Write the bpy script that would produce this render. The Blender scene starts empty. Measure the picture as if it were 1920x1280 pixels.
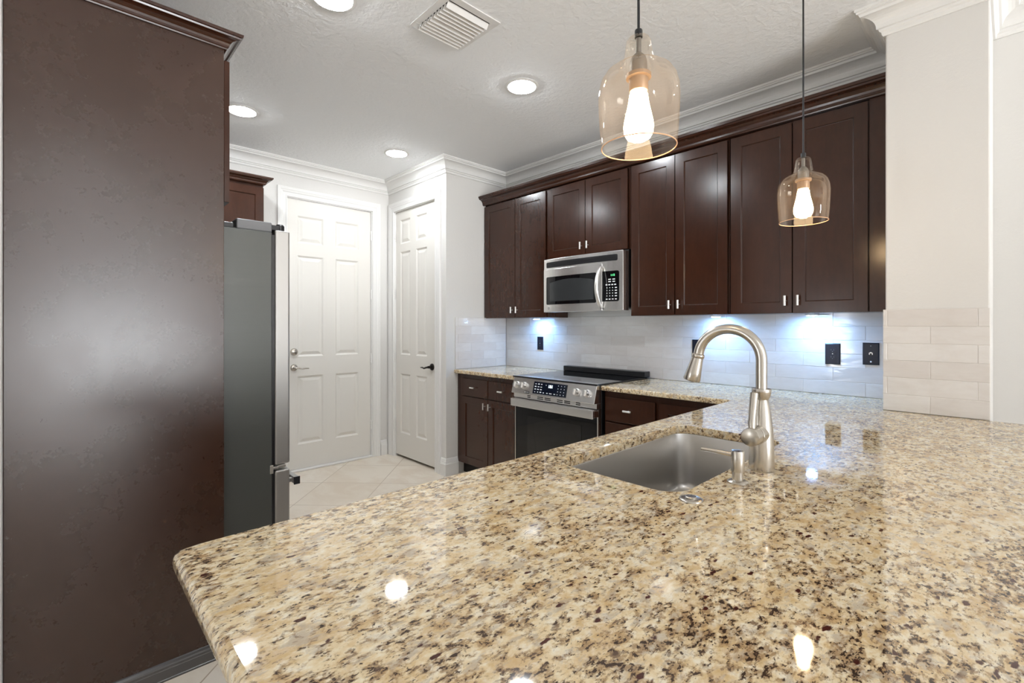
import bpy, bmesh, math, random
from mathutils import Vector, Matrix
from mathutils.geometry import tessellate_polygon

S = bpy.context.scene
C = S.collection
PI = math.pi

# ------------------------------------------------------------------ camera
cam_d = bpy.data.cameras.new('camera')
cam_d.sensor_width = 36.0
cam_d.lens = 892.34 / 1920 * 36.0
cam_d.shift_y = -29.9 / 1920
cam_d.clip_start = 0.02
cam = bpy.data.objects.new('camera', cam_d)
C.objects.link(cam)
cam.location = (0, 0, 1.2995)
cam.rotation_euler = (PI / 2, 0, 0.8097)
S.camera = cam

# ------------------------------------------------------------------ exposure, daylight
S.view_settings.view_transform = 'Standard'
S.view_settings.look = 'None'
S.view_settings.gamma = 1.0
S.view_settings.use_curve_mapping = False
S.view_settings.exposure = 0.70

SKY, GROUND_GLOW = 1.6, 17.0
world = bpy.data.worlds.new('daylight')
S.world = world
world.use_nodes = True
wn = world.node_tree.nodes
# hazy sky above; below the horizon, a brighter glow added to light the ceiling
wl = world.node_tree.links
w_tc = wn.new('ShaderNodeTexCoord')
w_sep = wn.new('ShaderNodeSeparateXYZ')
wl.new(w_tc.outputs['Generated'], w_sep.inputs['Vector'])
w_mr = wn.new('ShaderNodeMapRange')
w_mr.inputs['From Min'].default_value = -0.06
w_mr.inputs['From Max'].default_value = 0.06
wl.new(w_sep.outputs['Z'], w_mr.inputs['Value'])
w_mix = wn.new('ShaderNodeMix')
w_mix.data_type = 'RGBA'
w_mix.inputs[6].default_value = (*[c * GROUND_GLOW for c in (0.94, 0.97, 1.0)], 1)
w_mix.inputs[7].default_value = (*[c * SKY for c in (0.82, 0.91, 1.0)], 1)
wl.new(w_mr.outputs['Result'], w_mix.inputs[0])
wl.new(w_mix.outputs[2], wn['Background'].inputs['Color'])
wn['Background'].inputs['Strength'].default_value = 1.0
S.cycles.sample_clamp_indirect = 8.0

RX, SY = 6.4, -2.5          # the dining side: far wall with glass doors, and the wall behind the camera
OPEN_R = (-0.4, 1.9, 2.35)  # opening in the wall at x = RX: y0, y1, height
OPEN_S = (-1.95, -1.75, 1.5)  # unseen slit added to let in light, in the wall at y = SY: x0, x1, height


def portal(name, loc, rot, sx, sy):
    d = bpy.data.lights.new(name, 'AREA')
    d.shape = 'RECTANGLE'
    d.size, d.size_y = sx, sy
    d.cycles.is_portal = True
    o = bpy.data.objects.new(name, d)
    C.objects.link(o)
    o.location = loc
    o.rotation_euler = rot


portal('opening_daylight', (RX - 0.02, (OPEN_R[0] + OPEN_R[1]) / 2, OPEN_R[2] / 2), (0, PI / 2, 0), OPEN_R[2], OPEN_R[1] - OPEN_R[0])
portal('opening_daylight', ((OPEN_S[0] + OPEN_S[1]) / 2, SY + 0.02, OPEN_S[2] / 2), (PI / 2, 0, 0), OPEN_S[1] - OPEN_S[0], OPEN_S[2])  # portal over the added rear slit, no window there

E_CEIL, E_PEND, E_PUCK, E_MICRO = 98.0, 22.0, 270.0, 5.0

# ------------------------------------------------------------------ place dimensions (metres)
YB, YP, YC, YU = 3.1395, 2.737, 2.516, 2.856
XPS, XF, YPAN = -3.378, -4.371, 2.429
XPL, XPR, XK, XPAN = -0.398, -0.0595, -0.997, -2.146
WSX, WSY = -2.095, -0.125
ZC, CT, CB = 2.74, 0.914, 0.884


# ------------------------------------------------------------------ materials
def new_mat(name):
    m = bpy.data.materials.new(name)
    m.use_nodes = True
    nt = m.node_tree
    return m, nt, nt.nodes['Principled BSDF']


def simple(name, col, rough=0.5, metal=0.0, spec=0.5, coat=0.0, emit=None, estr=0.0):
    m, nt, b = new_mat(name)
    b.inputs['Base Color'].default_value = (*col, 1)
    b.inputs['Roughness'].default_value = rough
    b.inputs['Metallic'].default_value = metal
    b.inputs['Specular IOR Level'].default_value = spec
    b.inputs['Coat Weight'].default_value = coat
    if emit:
        b.inputs['Emission Color'].default_value = (*emit, 1)
        b.inputs['Emission Strength'].default_value = estr
    return m


def node(nt, kind, **kw):
    n = nt.nodes.new(kind)
    for k, v in kw.items():
        if hasattr(n, k):
            setattr(n, k, v)
        else:
            n.inputs[k].default_value = v
    return n


def ramp(nt, fac, stops, interp='LINEAR'):
    r = nt.nodes.new('ShaderNodeValToRGB')
    r.color_ramp.interpolation = interp
    el = r.color_ramp.elements
    while len(el) < len(stops):
        el.new(0.5)
    for e, (p, c) in zip(el, stops):
        e.position = p
        e.color = c if len(c) == 4 else (*c, 1)
    nt.links.new(fac, r.inputs['Fac'])
    return r.outputs['Color']


def mix(nt, fac, a, b, mode='MIX'):
    n = nt.nodes.new('ShaderNodeMix')
    n.data_type = 'RGBA'
    n.blend_type = mode
    for sock, v in ((n.inputs['Factor'], fac), (n.inputs['A'], a), (n.inputs['B'], b)):
        pass
    for idx, v in ((0, fac), (6, a), (7, b)):
        if hasattr(v, 'is_output'):
            nt.links.new(v, n.inputs[idx])
        elif idx == 0:
            n.inputs[0].default_value = v
        else:
            n.inputs[idx].default_value = (*v, 1)
    return n.outputs[2]


def world_pos(nt, scale=(1, 1, 1), rot=(0, 0, 0), loc=(0, 0, 0)):
    g = nt.nodes.new('ShaderNodeNewGeometry')
    mp = nt.nodes.new('ShaderNodeMapping')
    mp.inputs['Scale'].default_value = scale
    mp.inputs['Rotation'].default_value = rot
    mp.inputs['Location'].default_value = loc
    nt.links.new(g.outputs['Position'], mp.inputs['Vector'])
    return mp.outputs['Vector']


def noise(nt, vec, scale, detail=4, rough=0.5, dist=0.0):
    n = nt.nodes.new('ShaderNodeTexNoise')
    n.inputs['Scale'].default_value = scale
    n.inputs['Detail'].default_value = detail
    n.inputs['Roughness'].default_value = rough
    n.inputs['Distortion'].default_value = dist
    nt.links.new(vec, n.inputs['Vector'])
    return n.outputs['Fac']


def bump(nt, b, height, strength, dist=0.01):
    n = nt.nodes.new('ShaderNodeBump')
    n.inputs['Strength'].default_value = strength
    n.inputs['Distance'].default_value = dist
    nt.links.new(height, n.inputs['Height'])
    nt.links.new(n.outputs['Normal'], b.inputs['Normal'])


def mat_wood(name, dark, lite, rough, stretch=(9, 9, 2.2), grain=0.2, spec=0.36, coat=0.25):
    m, nt, b = new_mat(name)
    n1 = noise(nt, world_pos(nt, stretch), 0.8, 12, 0.72, 0.0)
    n2 = noise(nt, world_pos(nt, (60, 60, 7)), 1.0, 4, 0.6, 0.3)
    col = ramp(nt, n1, [(0.18, dark), (0.82, lite)], 'EASE')
    col = mix(nt, grain, col, ramp(nt, n2, [(0.35, dark), (0.7, lite)]))
    nt.links.new(col, b.inputs['Base Color'])
    r = ramp(nt, n1, [(0.15, (rough - 0.02,) * 3), (0.85, (rough + 0.03,) * 3)], 'EASE')
    nt.links.new(r, b.inputs['Roughness'])
    b.inputs['Specular IOR Level'].default_value = spec
    b.inputs['Coat Weight'].default_value = coat
    b.inputs['Coat Roughness'].default_value = 0.17
    return m


def mat_granite():
    m, nt, b = new_mat('granite')

    def co(sx, sy, rz, loc=(0, 0, 0)):
        return world_pos(nt, (sx, sy, 1.1), (0, 0, rz), loc)

    def mask(f, lo, hi, v=1.0, base=0.0):
        return ramp(nt, f, [(lo, (base,) * 3), (hi, (v,) * 3)])

    def math_(op, x, y, z=None):
        n = nt.nodes.new('ShaderNodeMath')
        n.operation = op
        for i, q in enumerate((x, y, z)):
            if q is None:
                continue
            if hasattr(q, 'is_output'):
                nt.links.new(q, n.inputs[i])
            else:
                n.inputs[i].default_value = q
        return n.outputs[0]

    v = co(1.25, 0.74, 0.12)
    region = noise(nt, co(1.2, 0.75, 0.2, (5, 5, 2)), 4.5, 4, 0.6, 0.4)      # where the stone runs browner
    blob = noise(nt, v, 74, 6, 0.66, 0.25)                                   # cream feldspar grains
    cream = noise(nt, co(1.2, 0.8, 0.3, (2, 7, 3)), 75, 4, 0.6, 0.2)
    gold = noise(nt, co(1.25, 0.7, 0.2, (4, 2, 1)), 22, 5, 0.65, 0.3)
    grey = noise(nt, co(1.3, 0.66, 0.05, (1, 9, 5)), 32, 6, 0.66, 0.4)
    vein = noise(nt, co(1.4, 0.6, 0.12, (8, 3, 5)), 90, 5, 0.65, 0.5)
    col = ramp(nt, cream, [(0.34, (0.68, 0.51, 0.29)), (0.50, (0.77, 0.645, 0.425)), (0.66, (0.83, 0.765, 0.62))])
    col = mix(nt, mask(gold, 0.50, 0.60, 0.60), col, (0.56, 0.36, 0.155))
    col = mix(nt, mask(grey, 0.53, 0.61, 0.62), col, (0.43, 0.375, 0.315))
    # brown translucent quartz between the grains, denser in the brown regions
    dens = math_('MULTIPLY_ADD', region, 0.36, math_('MULTIPLY_ADD', vein, 0.30, blob))   # about 0.83 +- 0.075
    dens = math_('MULTIPLY', dens, 0.5)
    col = mix(nt, mask(dens, 0.408, 0.460, 0.82), col, (0.33, 0.205, 0.10))
    # black-brown mica flecks that sit inside the brown
    fl = noise(nt, co(1.25, 0.7, -0.1, (3, 1, 2)), 165, 4, 0.6, 0.4)
    fleck = math_('MULTIPLY_ADD', dens, 1.0, math_('MULTIPLY', fl, 0.5))                  # about 0.665 +- 0.053
    col = mix(nt, mask(fleck, 0.720, 0.745, 0.94), col, (0.035, 0.018, 0.013))
    # thin dark threads
    col = mix(nt, mask(vein, 0.585, 0.63, 0.60), col, (0.15, 0.095, 0.065))
    # garnets: small wine-red grains
    vo = nt.nodes.new('ShaderNodeTexVoronoi')
    vo.inputs['Scale'].default_value = 62
    warp = nt.nodes.new('ShaderNodeVectorMath')
    warp.operation = 'MULTIPLY_ADD'
    wn_ = nt.nodes.new('ShaderNodeTexNoise')
    wn_.inputs['Scale'].default_value = 90
    nt.links.new(v, wn_.inputs['Vector'])
    nt.links.new(wn_.outputs['Color'], warp.inputs[0])
    warp.inputs[1].default_value = (0.012, 0.012, 0.012)
    nt.links.new(co(1.2, 0.55, 0.1), warp.inputs[2])
    nt.links.new(warp.outputs[0], vo.inputs['Vector'])
    sp = nt.nodes.new('ShaderNodeSeparateColor')
    nt.links.new(vo.outputs['Color'], sp.inputs[0])
    g1 = mask(sp.outputs[0], 0.86, 0.87)
    g2 = ramp(nt, vo.outputs['Distance'], [(0.20, (1, 1, 1)), (0.30, (0, 0, 0))])
    col = mix(nt, math_('MULTIPLY', g1, g2), col, (0.07, 0.016, 0.011))
    nt.links.new(col, b.inputs['Base Color'])
    b.inputs['Roughness'].default_value = 0.04
    b.inputs['Specular IOR Level'].default_value = 0.72
    return m


def mat_paint(name, col, rough=0.6, tex=0.12, scale=55):
    m, nt, b = new_mat(name)
    b.inputs['Base Color'].default_value = (*col, 1)
    b.inputs['Roughness'].default_value = rough
    b.inputs['Specular IOR Level'].default_value = 0.35
    if tex:
        n = noise(nt, world_pos(nt), scale, 3, 0.55, 0.4)
        bump(nt, b, n, tex, 0.01)
    return m


def mat_floor():
    m, nt, b = new_mat('travertine_floor')
    T = 0.4925
    v = world_pos(nt, (1, 1, 1), (0, 0, -PI / 4))   # rotate the grid onto the tile diagonals
    mp = nt.nodes.new('ShaderNodeMapping')
    mp.inputs['Location'].default_value = (1.175 + 10 * T, -3.90 + 20 * T, 0)
    nt.links.new(v, mp.inputs['Vector'])
    br = nt.nodes.new('ShaderNodeTexBrick')
    br.offset = 0.0
    br.inputs['Scale'].default_value = 1.0
    br.inputs['Brick Width'].default_value = T
    br.inputs['Row Height'].default_value = T
    br.inputs['Mortar Size'].default_value = 0.003
    br.inputs['Mortar Smooth'].default_value = 0.1
    br.inputs['Color1'].default_value = (0.72, 0.635, 0.525, 1)
    br.inputs['Color2'].default_value = (0.80, 0.73, 0.635, 1)
    br.inputs['Mortar'].default_value = (0.44, 0.35, 0.26, 1)
    nt.links.new(mp.outputs['Vector'], br.inputs['Vector'])
    cl = noise(nt, world_pos(nt, (1, 1.6, 1)), 3.2, 6, 0.6, 0.8)
    col = mix(nt, ramp(nt, cl, [(0.42, (0, 0, 0)), (0.62, (0.45,) * 3)]), br.outputs['Color'], (0.60, 0.48, 0.36))
    nt.links.new(col, b.inputs['Base Color'])
    b.inputs['Roughness'].default_value = 0.32
    return m


def mat_tile():
    m, nt, b = new_mat('glazed_tile')
    at = nt.nodes.new('ShaderNodeAttribute')
    at.attribute_name = 'tile_tint'
    n = noise(nt, world_pos(nt, (6, 6, 14)), 1.3, 4, 0.6, 0.8)
    col = ramp(nt, at.outputs['Fac'], [(0.0, (0.70, 0.655, 0.62)), (0.5, (0.745, 0.71, 0.68)), (1.0, (0.79, 0.765, 0.74))])
    col = mix(nt, ramp(nt, n, [(0.42, (0, 0, 0)), (0.72, (0.35,) * 3)]), col, (0.62, 0.56, 0.51))
    nt.links.new(col, b.inputs['Base Color'])
    b.inputs['Roughness'].default_value = 0.10
    w = noise(nt, world_pos(nt, (7, 7, 22)), 1.0, 2, 0.5, 0.3)
    bump(nt, b, w, 0.35, 0.006)
    return m


def mat_steel(name, col=(0.62, 0.60, 0.58), rough=0.24, grain=(4, 4, 300)):
    m, nt, b = new_mat(name)
    b.inputs['Base Color'].default_value = (*col, 1)
    b.inputs['Metallic'].default_value = 1.0
    n = noise(nt, world_pos(nt, grain), 1.0, 2, 0.5)
    r = ramp(nt, n, [(0.3, (rough - 0.04,) * 3), (0.7, (rough + 0.05,) * 3)])
    nt.links.new(r, b.inputs['Roughness'])
    return m


def mat_glass(name, tint, refl=0.9, rim=0.25):
    """thin blown glass: tinted see-through with a fresnel reflection"""
    m = bpy.data.materials.new(name)
    m.use_nodes = True
    nt = m.node_tree
    nt.nodes.remove(nt.nodes['Principled BSDF'])
    out = nt.nodes['Material Output']
    tr = nt.nodes.new('ShaderNodeBsdfTransparent')
    lw = nt.nodes.new('ShaderNodeLayerWeight')
    lw.inputs['Blend'].default_value = 0.35
    edge = ramp(nt, lw.outputs['Facing'], [(0.75, tint), (1.0, tuple(t * s for t, s in zip(tint, (0.97, 0.88, 0.78))))])
    nt.links.new(edge, tr.inputs['Color'])
    gl = nt.nodes.new('ShaderNodeBsdfGlossy')
    gl.inputs['Roughness'].default_value = 0.02
    gl.inputs['Color'].default_value = (1, 0.97, 0.93, 1)
    fr = nt.nodes.new('ShaderNodeFresnel')
    fr.inputs['IOR'].default_value = 1.3
    lim = nt.nodes.new('ShaderNodeMath')
    lim.operation = 'MINIMUM'
    lim.inputs[1].default_value = 0.16
    nt.links.new(fr.outputs[0], lim.inputs[0])
    ms = nt.nodes.new('ShaderNodeMixShader')
    nt.links.new(lim.outputs[0], ms.inputs[0])
    nt.links.new(tr.outputs[0], ms.inputs[1])
    nt.links.new(gl.outputs[0], ms.inputs[2])
    # faint peach translucence added to give the glass a warm glow
    df = nt.nodes.new('ShaderNodeBsdfTranslucent')
    df.inputs['Color'].default_value = (0.95, 0.74, 0.56, 1)
    m2 = nt.nodes.new('ShaderNodeMixShader')
    m2.inputs[0].default_value = 0.018
    nt.links.new(ms.outputs[0], m2.inputs[1])
    nt.links.new(df.outputs[0], m2.inputs[2])
    nt.links.new(m2.outputs[0], out.inputs['Surface'])
    return m


def mat_emit(name, col, strength):
    m = bpy.data.materials.new(name)
    m.use_nodes = True
    nt = m.node_tree
    nt.nodes.remove(nt.nodes['Principled BSDF'])
    e = nt.nodes.new('ShaderNodeEmission')
    e.inputs['Color'].default_value = (*col, 1)
    e.inputs['Strength'].default_value = strength
    nt.links.new(e.outputs[0], nt.nodes['Material Output'].inputs['Surface'])
    return m


WOOD = mat_wood('espresso_wood', (0.028, 0.0086, 0.0036), (0.052, 0.0160, 0.0068), 0.20, (6, 6, 3.5))
PANELW = mat_wood('espresso_veneer', (0.0405, 0.0176, 0.0097), (0.0475, 0.0207, 0.0115), 0.27, (4.5, 4.5, 4.5), 0.04, 0.62, 0.0)
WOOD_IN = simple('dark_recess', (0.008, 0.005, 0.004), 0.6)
GRANITE = mat_granite()
WALLP = mat_paint('wall_paint', (0.72, 0.70, 0.67), 0.6, 0.10, 70)
WALLG = WALLP
CEILP = mat_paint('ceiling_paint', (0.90, 0.905, 0.91), 0.8, 0.42, 36)
TRIMP = mat_paint('white_trim', (0.80, 0.785, 0.76), 0.35, 0)
DOORP = mat_paint('door_paint', (0.76, 0.73, 0.68), 0.38, 0)
FLOORM = mat_floor()
TILE = mat_tile()
GROUT = simple('grout', (0.70, 0.66, 0.62), 0.8)
STEEL = simple('brushed_steel', (0.42, 0.41, 0.395), 0.46, 1.0)
STEELH = simple('brushed_steel_level', (0.80, 0.79, 0.78), 0.27, 1.0)
SINKS = simple('sink_steel', (0.50, 0.485, 0.465), 0.30, 1.0)
SINKS.node_tree.nodes['Principled BSDF'].inputs['Anisotropic'].default_value = 0.5
NICKEL = simple('brushed_nickel', (0.56, 0.525, 0.475), 0.27, 1.0)
CHROME = simple('bright_chrome', (0.86, 0.85, 0.83), 0.34, 1.0)
FRSIDE = mat_steel('graphite_side', (0.085, 0.088, 0.082), 0.40, (3, 3, 200))
FRSIDE.node_tree.nodes['Principled BSDF'].inputs['Metallic'].default_value = 0.35
BLACK = simple('black_plastic', (0.012, 0.012, 0.014), 0.32)
BLACKG = simple('black_glass', (0.004, 0.004, 0.005), 0.03, 0, 0.42)
WINDOWG = simple('tinted_oven_glass', (0.012, 0.012, 0.012), 0.04, 0, 0.5)
MWIN = simple('microwave_window_mesh', (0.035, 0.038, 0.040), 0.12, 0, 0.5)
GREYP = simple('grey_plastic', (0.16, 0.16, 0.165), 0.4)
BRONZE = simple('dark_bronze', (0.018, 0.014, 0.012), 0.3, 0.7)
WHITEP = simple('white_mark', (0.85, 0.86, 0.88), 0.5)
OUTM = simple('navy_black_plate', (0.008, 0.010, 0.018), 0.3, 0, 0.35)
VENTM = simple('vent_enamel', (0.78, 0.765, 0.745), 0.45)
DARKH = simple('duct_dark', (0.03, 0.03, 0.03), 0.8)
AMBER = mat_glass('champagne_glass', (0.99, 0.955, 0.905))
BULBG = mat_emit('glowing_bulb', (1.0, 0.72, 0.42), E_PEND)
SOCK = simple('socket_grey', (0.20, 0.19, 0.18), 0.45, 0.6)
SOCKB = simple('socket_tan', (0.32, 0.22, 0.15), 0.4, 0.3)
LENS = mat_emit('lit_diffuser', (0.91, 0.96, 1.0), E_CEIL)
PUCKE = mat_emit('cool_lens', (0.25, 0.52, 1.0), E_PUCK)
MICE = mat_emit('task_lens', (0.70, 0.88, 1.0), E_MICRO)
DIGW = mat_emit('white_digits', (0.75, 0.9, 1.0), 2.2)
DIGG = mat_emit('green_digits', (0.15, 0.9, 0.35), 1.6)
DISPN = simple('display_navy', (0.006, 0.010, 0.022), 0.08)
PEWTER = simple('pewter_molding', (0.10, 0.095, 0.095), 0.24, 0.0, 0.6)


# ------------------------------------------------------------------ mesh helpers
ORG = {}


def thing(name, label, cat, loc, group=None):
    o = bpy.data.objects.new(name, None)
    o.empty_display_size = 0.05
    C.objects.link(o)
    o.location = loc
    o['label'] = label
    o['category'] = cat
    if group:
        o['group'] = group
    ORG[o.name] = Vector(loc)
    return o


def obj(name, bm, mat, parent=None, bevel=0.0, seg=2, smooth=False, label=None, weld=True, angle=35, weight=False):
    """link a bmesh (world coordinates) as one object, its origin on the parent's origin"""
    org = ORG[parent.name] if parent is not None else Vector((0, 0, 0))
    bmesh.ops.translate(bm, verts=bm.verts, vec=-org)
    if weld:
        bmesh.ops.remove_doubles(bm, verts=bm.verts, dist=1e-5)
    bmesh.ops.recalc_face_normals(bm, faces=bm.faces)
    me = bpy.data.meshes.new(name)
    bm.to_mesh(me)
    bm.free()
    mats = mat if isinstance(mat, (list, tuple)) else [mat]
    for m in mats:
        me.materials.append(m)
    o = bpy.data.objects.new(name, me)
    C.objects.link(o)
    if parent is not None:
        o.parent = parent
    ORG[o.name] = org
    if smooth:
        for p in me.polygons:
            p.use_smooth = True
        me.set_sharp_from_angle(angle=math.radians(angle))
    if bevel > 0:
        b = o.modifiers.new('soft_edge', 'BEVEL')
        b.width = bevel
        b.segments = seg
        b.limit_method = 'WEIGHT' if weight else 'ANGLE'
        b.angle_limit = math.radians(40)
        b.harden_normals = False
    if label:
        o['label'] = label
    return o


def struct(name, bm, mat, bevel=0.0, **k):
    o = obj(name, bm, mat, None, bevel, **k)
    o['kind'] = 'structure'
    return o


def tag(o, label, cat, group=None):
    o['label'] = label
    o['category'] = cat
    if group:
        o['group'] = group
    return o


def box(bm, x0, x1, y0, y1, z0, z1):
    vs = [bm.verts.new((x, y, z)) for x in (x0, x1) for y in (y0, y1) for z in (z0, z1)]
    fs = []
    for a, b_, c, d in ((0, 1, 3, 2), (4, 6, 7, 5), (0, 4, 5, 1), (2, 3, 7, 6), (0, 2, 6, 4), (1, 5, 7, 3)):
        fs.append(bm.faces.new((vs[a], vs[b_], vs[c], vs[d])))
    return fs


def nb(*boxes):
    bm = bmesh.new()
    for b in boxes:
        box(bm, *b)
    return bm


def frame_of(d):
    d = Vector(d).normalized()
    up = Vector((0, 0, 1)) if abs(d.z) < 0.95 else Vector((1, 0, 0))
    a = d.cross(up).normalized()
    return a, a.cross(d).normalized(), d


def tube(bm, pts, rad, n=16, caps=True):
    """circles of radius rad (number or list) along a polyline"""
    pts = [Vector(p) for p in pts]
    rad = rad if isinstance(rad, (list, tuple)) else [rad] * len(pts)
    rings = []
    prev = None
    for i, p in enumerate(pts):
        if i == 0:
            d = pts[1] - pts[0]
        elif i == len(pts) - 1:
            d = pts[-1] - pts[-2]
        else:
            d = (pts[i + 1] - p).normalized() + (p - pts[i - 1]).normalized()
        if d.length < 1e-9:
            d = pts[i] - pts[i - 1]
        d.normalize()
        if prev is None:
            a, b, _ = frame_of(d)
        else:
            a = (prev - d * prev.dot(d)).normalized()
            b = a.cross(d)
        prev = a
        rings.append([bm.verts.new(p + (a * math.cos(2 * PI * k / n) + b * math.sin(2 * PI * k / n)) * rad[i]) for k in range(n)])
    for r0, r1 in zip(rings, rings[1:]):
        for k in range(n):
            bm.faces.new((r0[k], r0[(k + 1) % n], r1[(k + 1) % n], r1[k]))
    if caps:
        bm.faces.new(rings[0][::-1])
        bm.faces.new(rings[-1])
    return rings


def lathe(bm, prof, c=(0, 0, 0), n=32, axis='z', cap0=False, cap1=False):
    """turn a profile of (radius, height) about an axis through c"""
    c = Vector(c)
    rings = []
    for r, h in prof:
        ring = []
        for k in range(n):
            t = 2 * PI * k / n
            if axis == 'z':
                v = Vector((r * math.cos(t), r * math.sin(t), h))
            elif axis == 'y':
                v = Vector((r * math.cos(t), h, r * math.sin(t)))
            else:
                v = Vector((h, r * math.cos(t), r * math.sin(t)))
            ring.append(bm.verts.new(c + v))
        rings.append(ring)
    for r0, r1 in zip(rings, rings[1:]):
        for k in range(n):
            bm.faces.new((r0[k], r0[(k + 1) % n], r1[(k + 1) % n], r1[k]))
    if cap0:
        bm.faces.new(rings[0][::-1])
    if cap1:
        bm.faces.new(rings[-1])
    return rings


def turned(prof, c, n=32, axis='z', cap0=True, cap1=True):
    bm = bmesh.new()
    lathe(bm, prof, c, n, axis, cap0, cap1)
    return bm


def sweep(bm, prof, path, z):
    """profile (out, dz) carried along an xy path, the room on the right hand, mitred at corners"""
    n = len(path)
    P = [Vector((x, y)) for x, y in path]
    rings = []
    for i in range(n):
        ds = []
        if i > 0:
            ds.append((P[i] - P[i - 1]).normalized())
        if i < n - 1:
            ds.append((P[i + 1] - P[i]).normalized())
        ns = [Vector((d.y, -d.x)) for d in ds]
        if len(ns) == 2:
            m = (ns[0] + ns[1]) / (1 + ns[0].dot(ns[1]))
        else:
            m = ns[0]
        rings.append([bm.verts.new((P[i].x + m.x * o, P[i].y + m.y * o, z + dz)) for o, dz in prof])
    k = len(prof)
    for r0, r1 in zip(rings, rings[1:]):
        for j in range(k):
            bm.faces.new((r0[j], r0[(j + 1) % k], r1[(j + 1) % k], r1[j]))
    bm.faces.new(rings[0])
    bm.faces.new(rings[-1][::-1])


def slab_door(w, h, t, cells, rings, place):
    """a slab w x h x t whose front carries sunk or raised fields: cells are (a0, a1, b0, b1);
    rings are (inset, depth) steps inside each field; place maps (a, b, depth) to the world"""
    bm = bmesh.new()
    A = sorted({0, w, *[c[0] for c in cells], *[c[1] for c in cells]})
    B = sorted({0, h, *[c[2] for c in cells], *[c[3] for c in cells]})

    def V(a, b, d):
        return bm.verts.new(place(a, b, d))

    def quad(p, q, r, s):
        bm.faces.new((V(*p), V(*q), V(*r), V(*s)))

    for i in range(len(A) - 1):
        for j in range(len(B) - 1):
            a0, a1, b0, b1 = A[i], A[i + 1], B[j], B[j + 1]
            ca, cb = (a0 + a1) / 2, (b0 + b1) / 2
            hit = [c for c in cells if c[0] < ca < c[1] and c[2] < cb < c[3]]
            if not hit:
                quad((a0, b0, 0), (a1, b0, 0), (a1, b1, 0), (a0, b1, 0))
    for a0, a1, b0, b1 in cells:
        last = (a0, a1, b0, b1, 0)
        for ins, dep in rings:
            new = (a0 + ins, a1 - ins, b0 + ins, b1 - ins, dep)
            p = [(last[0], last[2], last[4]), (last[1], last[2], last[4]), (last[1], last[3], last[4]), (last[0], last[3], last[4])]
            q = [(new[0], new[2], new[4]), (new[1], new[2], new[4]), (new[1], new[3], new[4]), (new[0], new[3], new[4])]
            for k in range(4):
                quad(p[k], p[(k + 1) % 4], q[(k + 1) % 4], q[k])
            last = new
        a, b, c, d, e = last
        quad((a, c, e), (b, c, e), (b, d, e), (a, d, e))
    for (p, q) in (((0, 0), (w, 0)), ((w, 0), (w, h)), ((w, h), (0, h)), ((0, h), (0, 0))):
        quad((*p, 0), (*q, 0), (*q, t), (*p, t))
    quad((0, 0, t), (w, 0, t), (w, h, t), (0, h, t))
    return bm


def rrect(x0, x1, y0, y1, r, n=6):
    pts = []
    for cx, cy, a in ((x1 - r, y1 - r, 0), (x0 + r, y1 - r, PI / 2), (x0 + r, y0 + r, PI), (x1 - r, y0 + r, 1.5 * PI)):
        for k in range(n + 1):
            t = a + PI / 2 * k / n
            pts.append((cx + r * math.cos(t), cy + r * math.sin(t)))
    return pts


def text_mesh(name, body, size, mat, parent, origin, u, v, label=None):
    """raised letters: u runs along the line of writing, v up the letters"""
    cu = bpy.data.curves.new(name, 'FONT')
    cu.body = body
    cu.size = size
    cu.extrude = size * 0.02
    cu.align_x = 'CENTER'
    cu.align_y = 'CENTER'
    tmp = bpy.data.objects.new('lettering_source', cu)
    C.objects.link(tmp)
    dg = bpy.context.evaluated_depsgraph_get()
    me = bpy.data.meshes.new_from_object(tmp.evaluated_get(dg))
    bpy.data.objects.remove(tmp)
    u, v = Vector(u).normalized(), Vector(v).normalized()
    w = u.cross(v)
    M = Matrix(((u.x, v.x, w.x, origin[0]), (u.y, v.y, w.y, origin[1]), (u.z, v.z, w.z, origin[2]), (0, 0, 0, 1)))
    bm = bmesh.new()
    bm.from_mesh(me)
    bpy.data.meshes.remove(me)
    bm.transform(M)
    return obj(name, bm, mat, parent, label=label)


# ------------------------------------------------------------------ the shell
struct('floor', nb((XF - 0.3, RX + 0.2, SY - 0.2, YB + 0.2, -0.12, 0)), FLOORM)
struct('ceiling', nb((XF - 0.3, RX + 0.2, SY - 0.2, YB + 0.2, ZC, ZC + 0.12)), CEILP)
# wall with the garage door (faces +x), door opening cut out
DY0, DY1, DZ = 1.445, 2.25, 2.43
struct('wall_far', nb((XF - 0.12, XF, WSY - 0.1, DY0, 0, ZC), (XF - 0.12, XF, DY1, YPAN + 0.02, 0, ZC), (XF - 0.12, XF, DY0, DY1, DZ, ZC)), WALLP, weld=False)
# pantry closet: front with its door, and side
PX0, PX1 = -4.255, -3.535
struct('wall_pantry_front', nb((XF, PX0, YPAN, YPAN + 0.11, 0, ZC), (PX1, XPS, YPAN, YPAN + 0.11, 0, ZC), (PX0, PX1, YPAN, YPAN + 0.11, DZ, ZC)), WALLP, weld=False)
struct('wall_pantry_side', nb((XPS - 0.11, XPS, YPAN + 0.11, YB, 0, ZC)), WALLP)
struct('wall_back', nb((XPS - 0.12, RX + 0.12, YB, YB + 0.12, 0, ZC)), WALLP)
struct('wall_pillar', nb((XPL, XPR, YP, YB, 0, ZC)), WALLP, 0.006)
struct('wall_fridge', nb((XF - 0.12, WSX, WSY - 0.14, WSY, 0, ZC)), WALLP, 0.012, seg=3)
struct('wall_left', nb((WSX - 0.14, WSX, SY, WSY - 0.14, 0, ZC)), WALLP)
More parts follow.
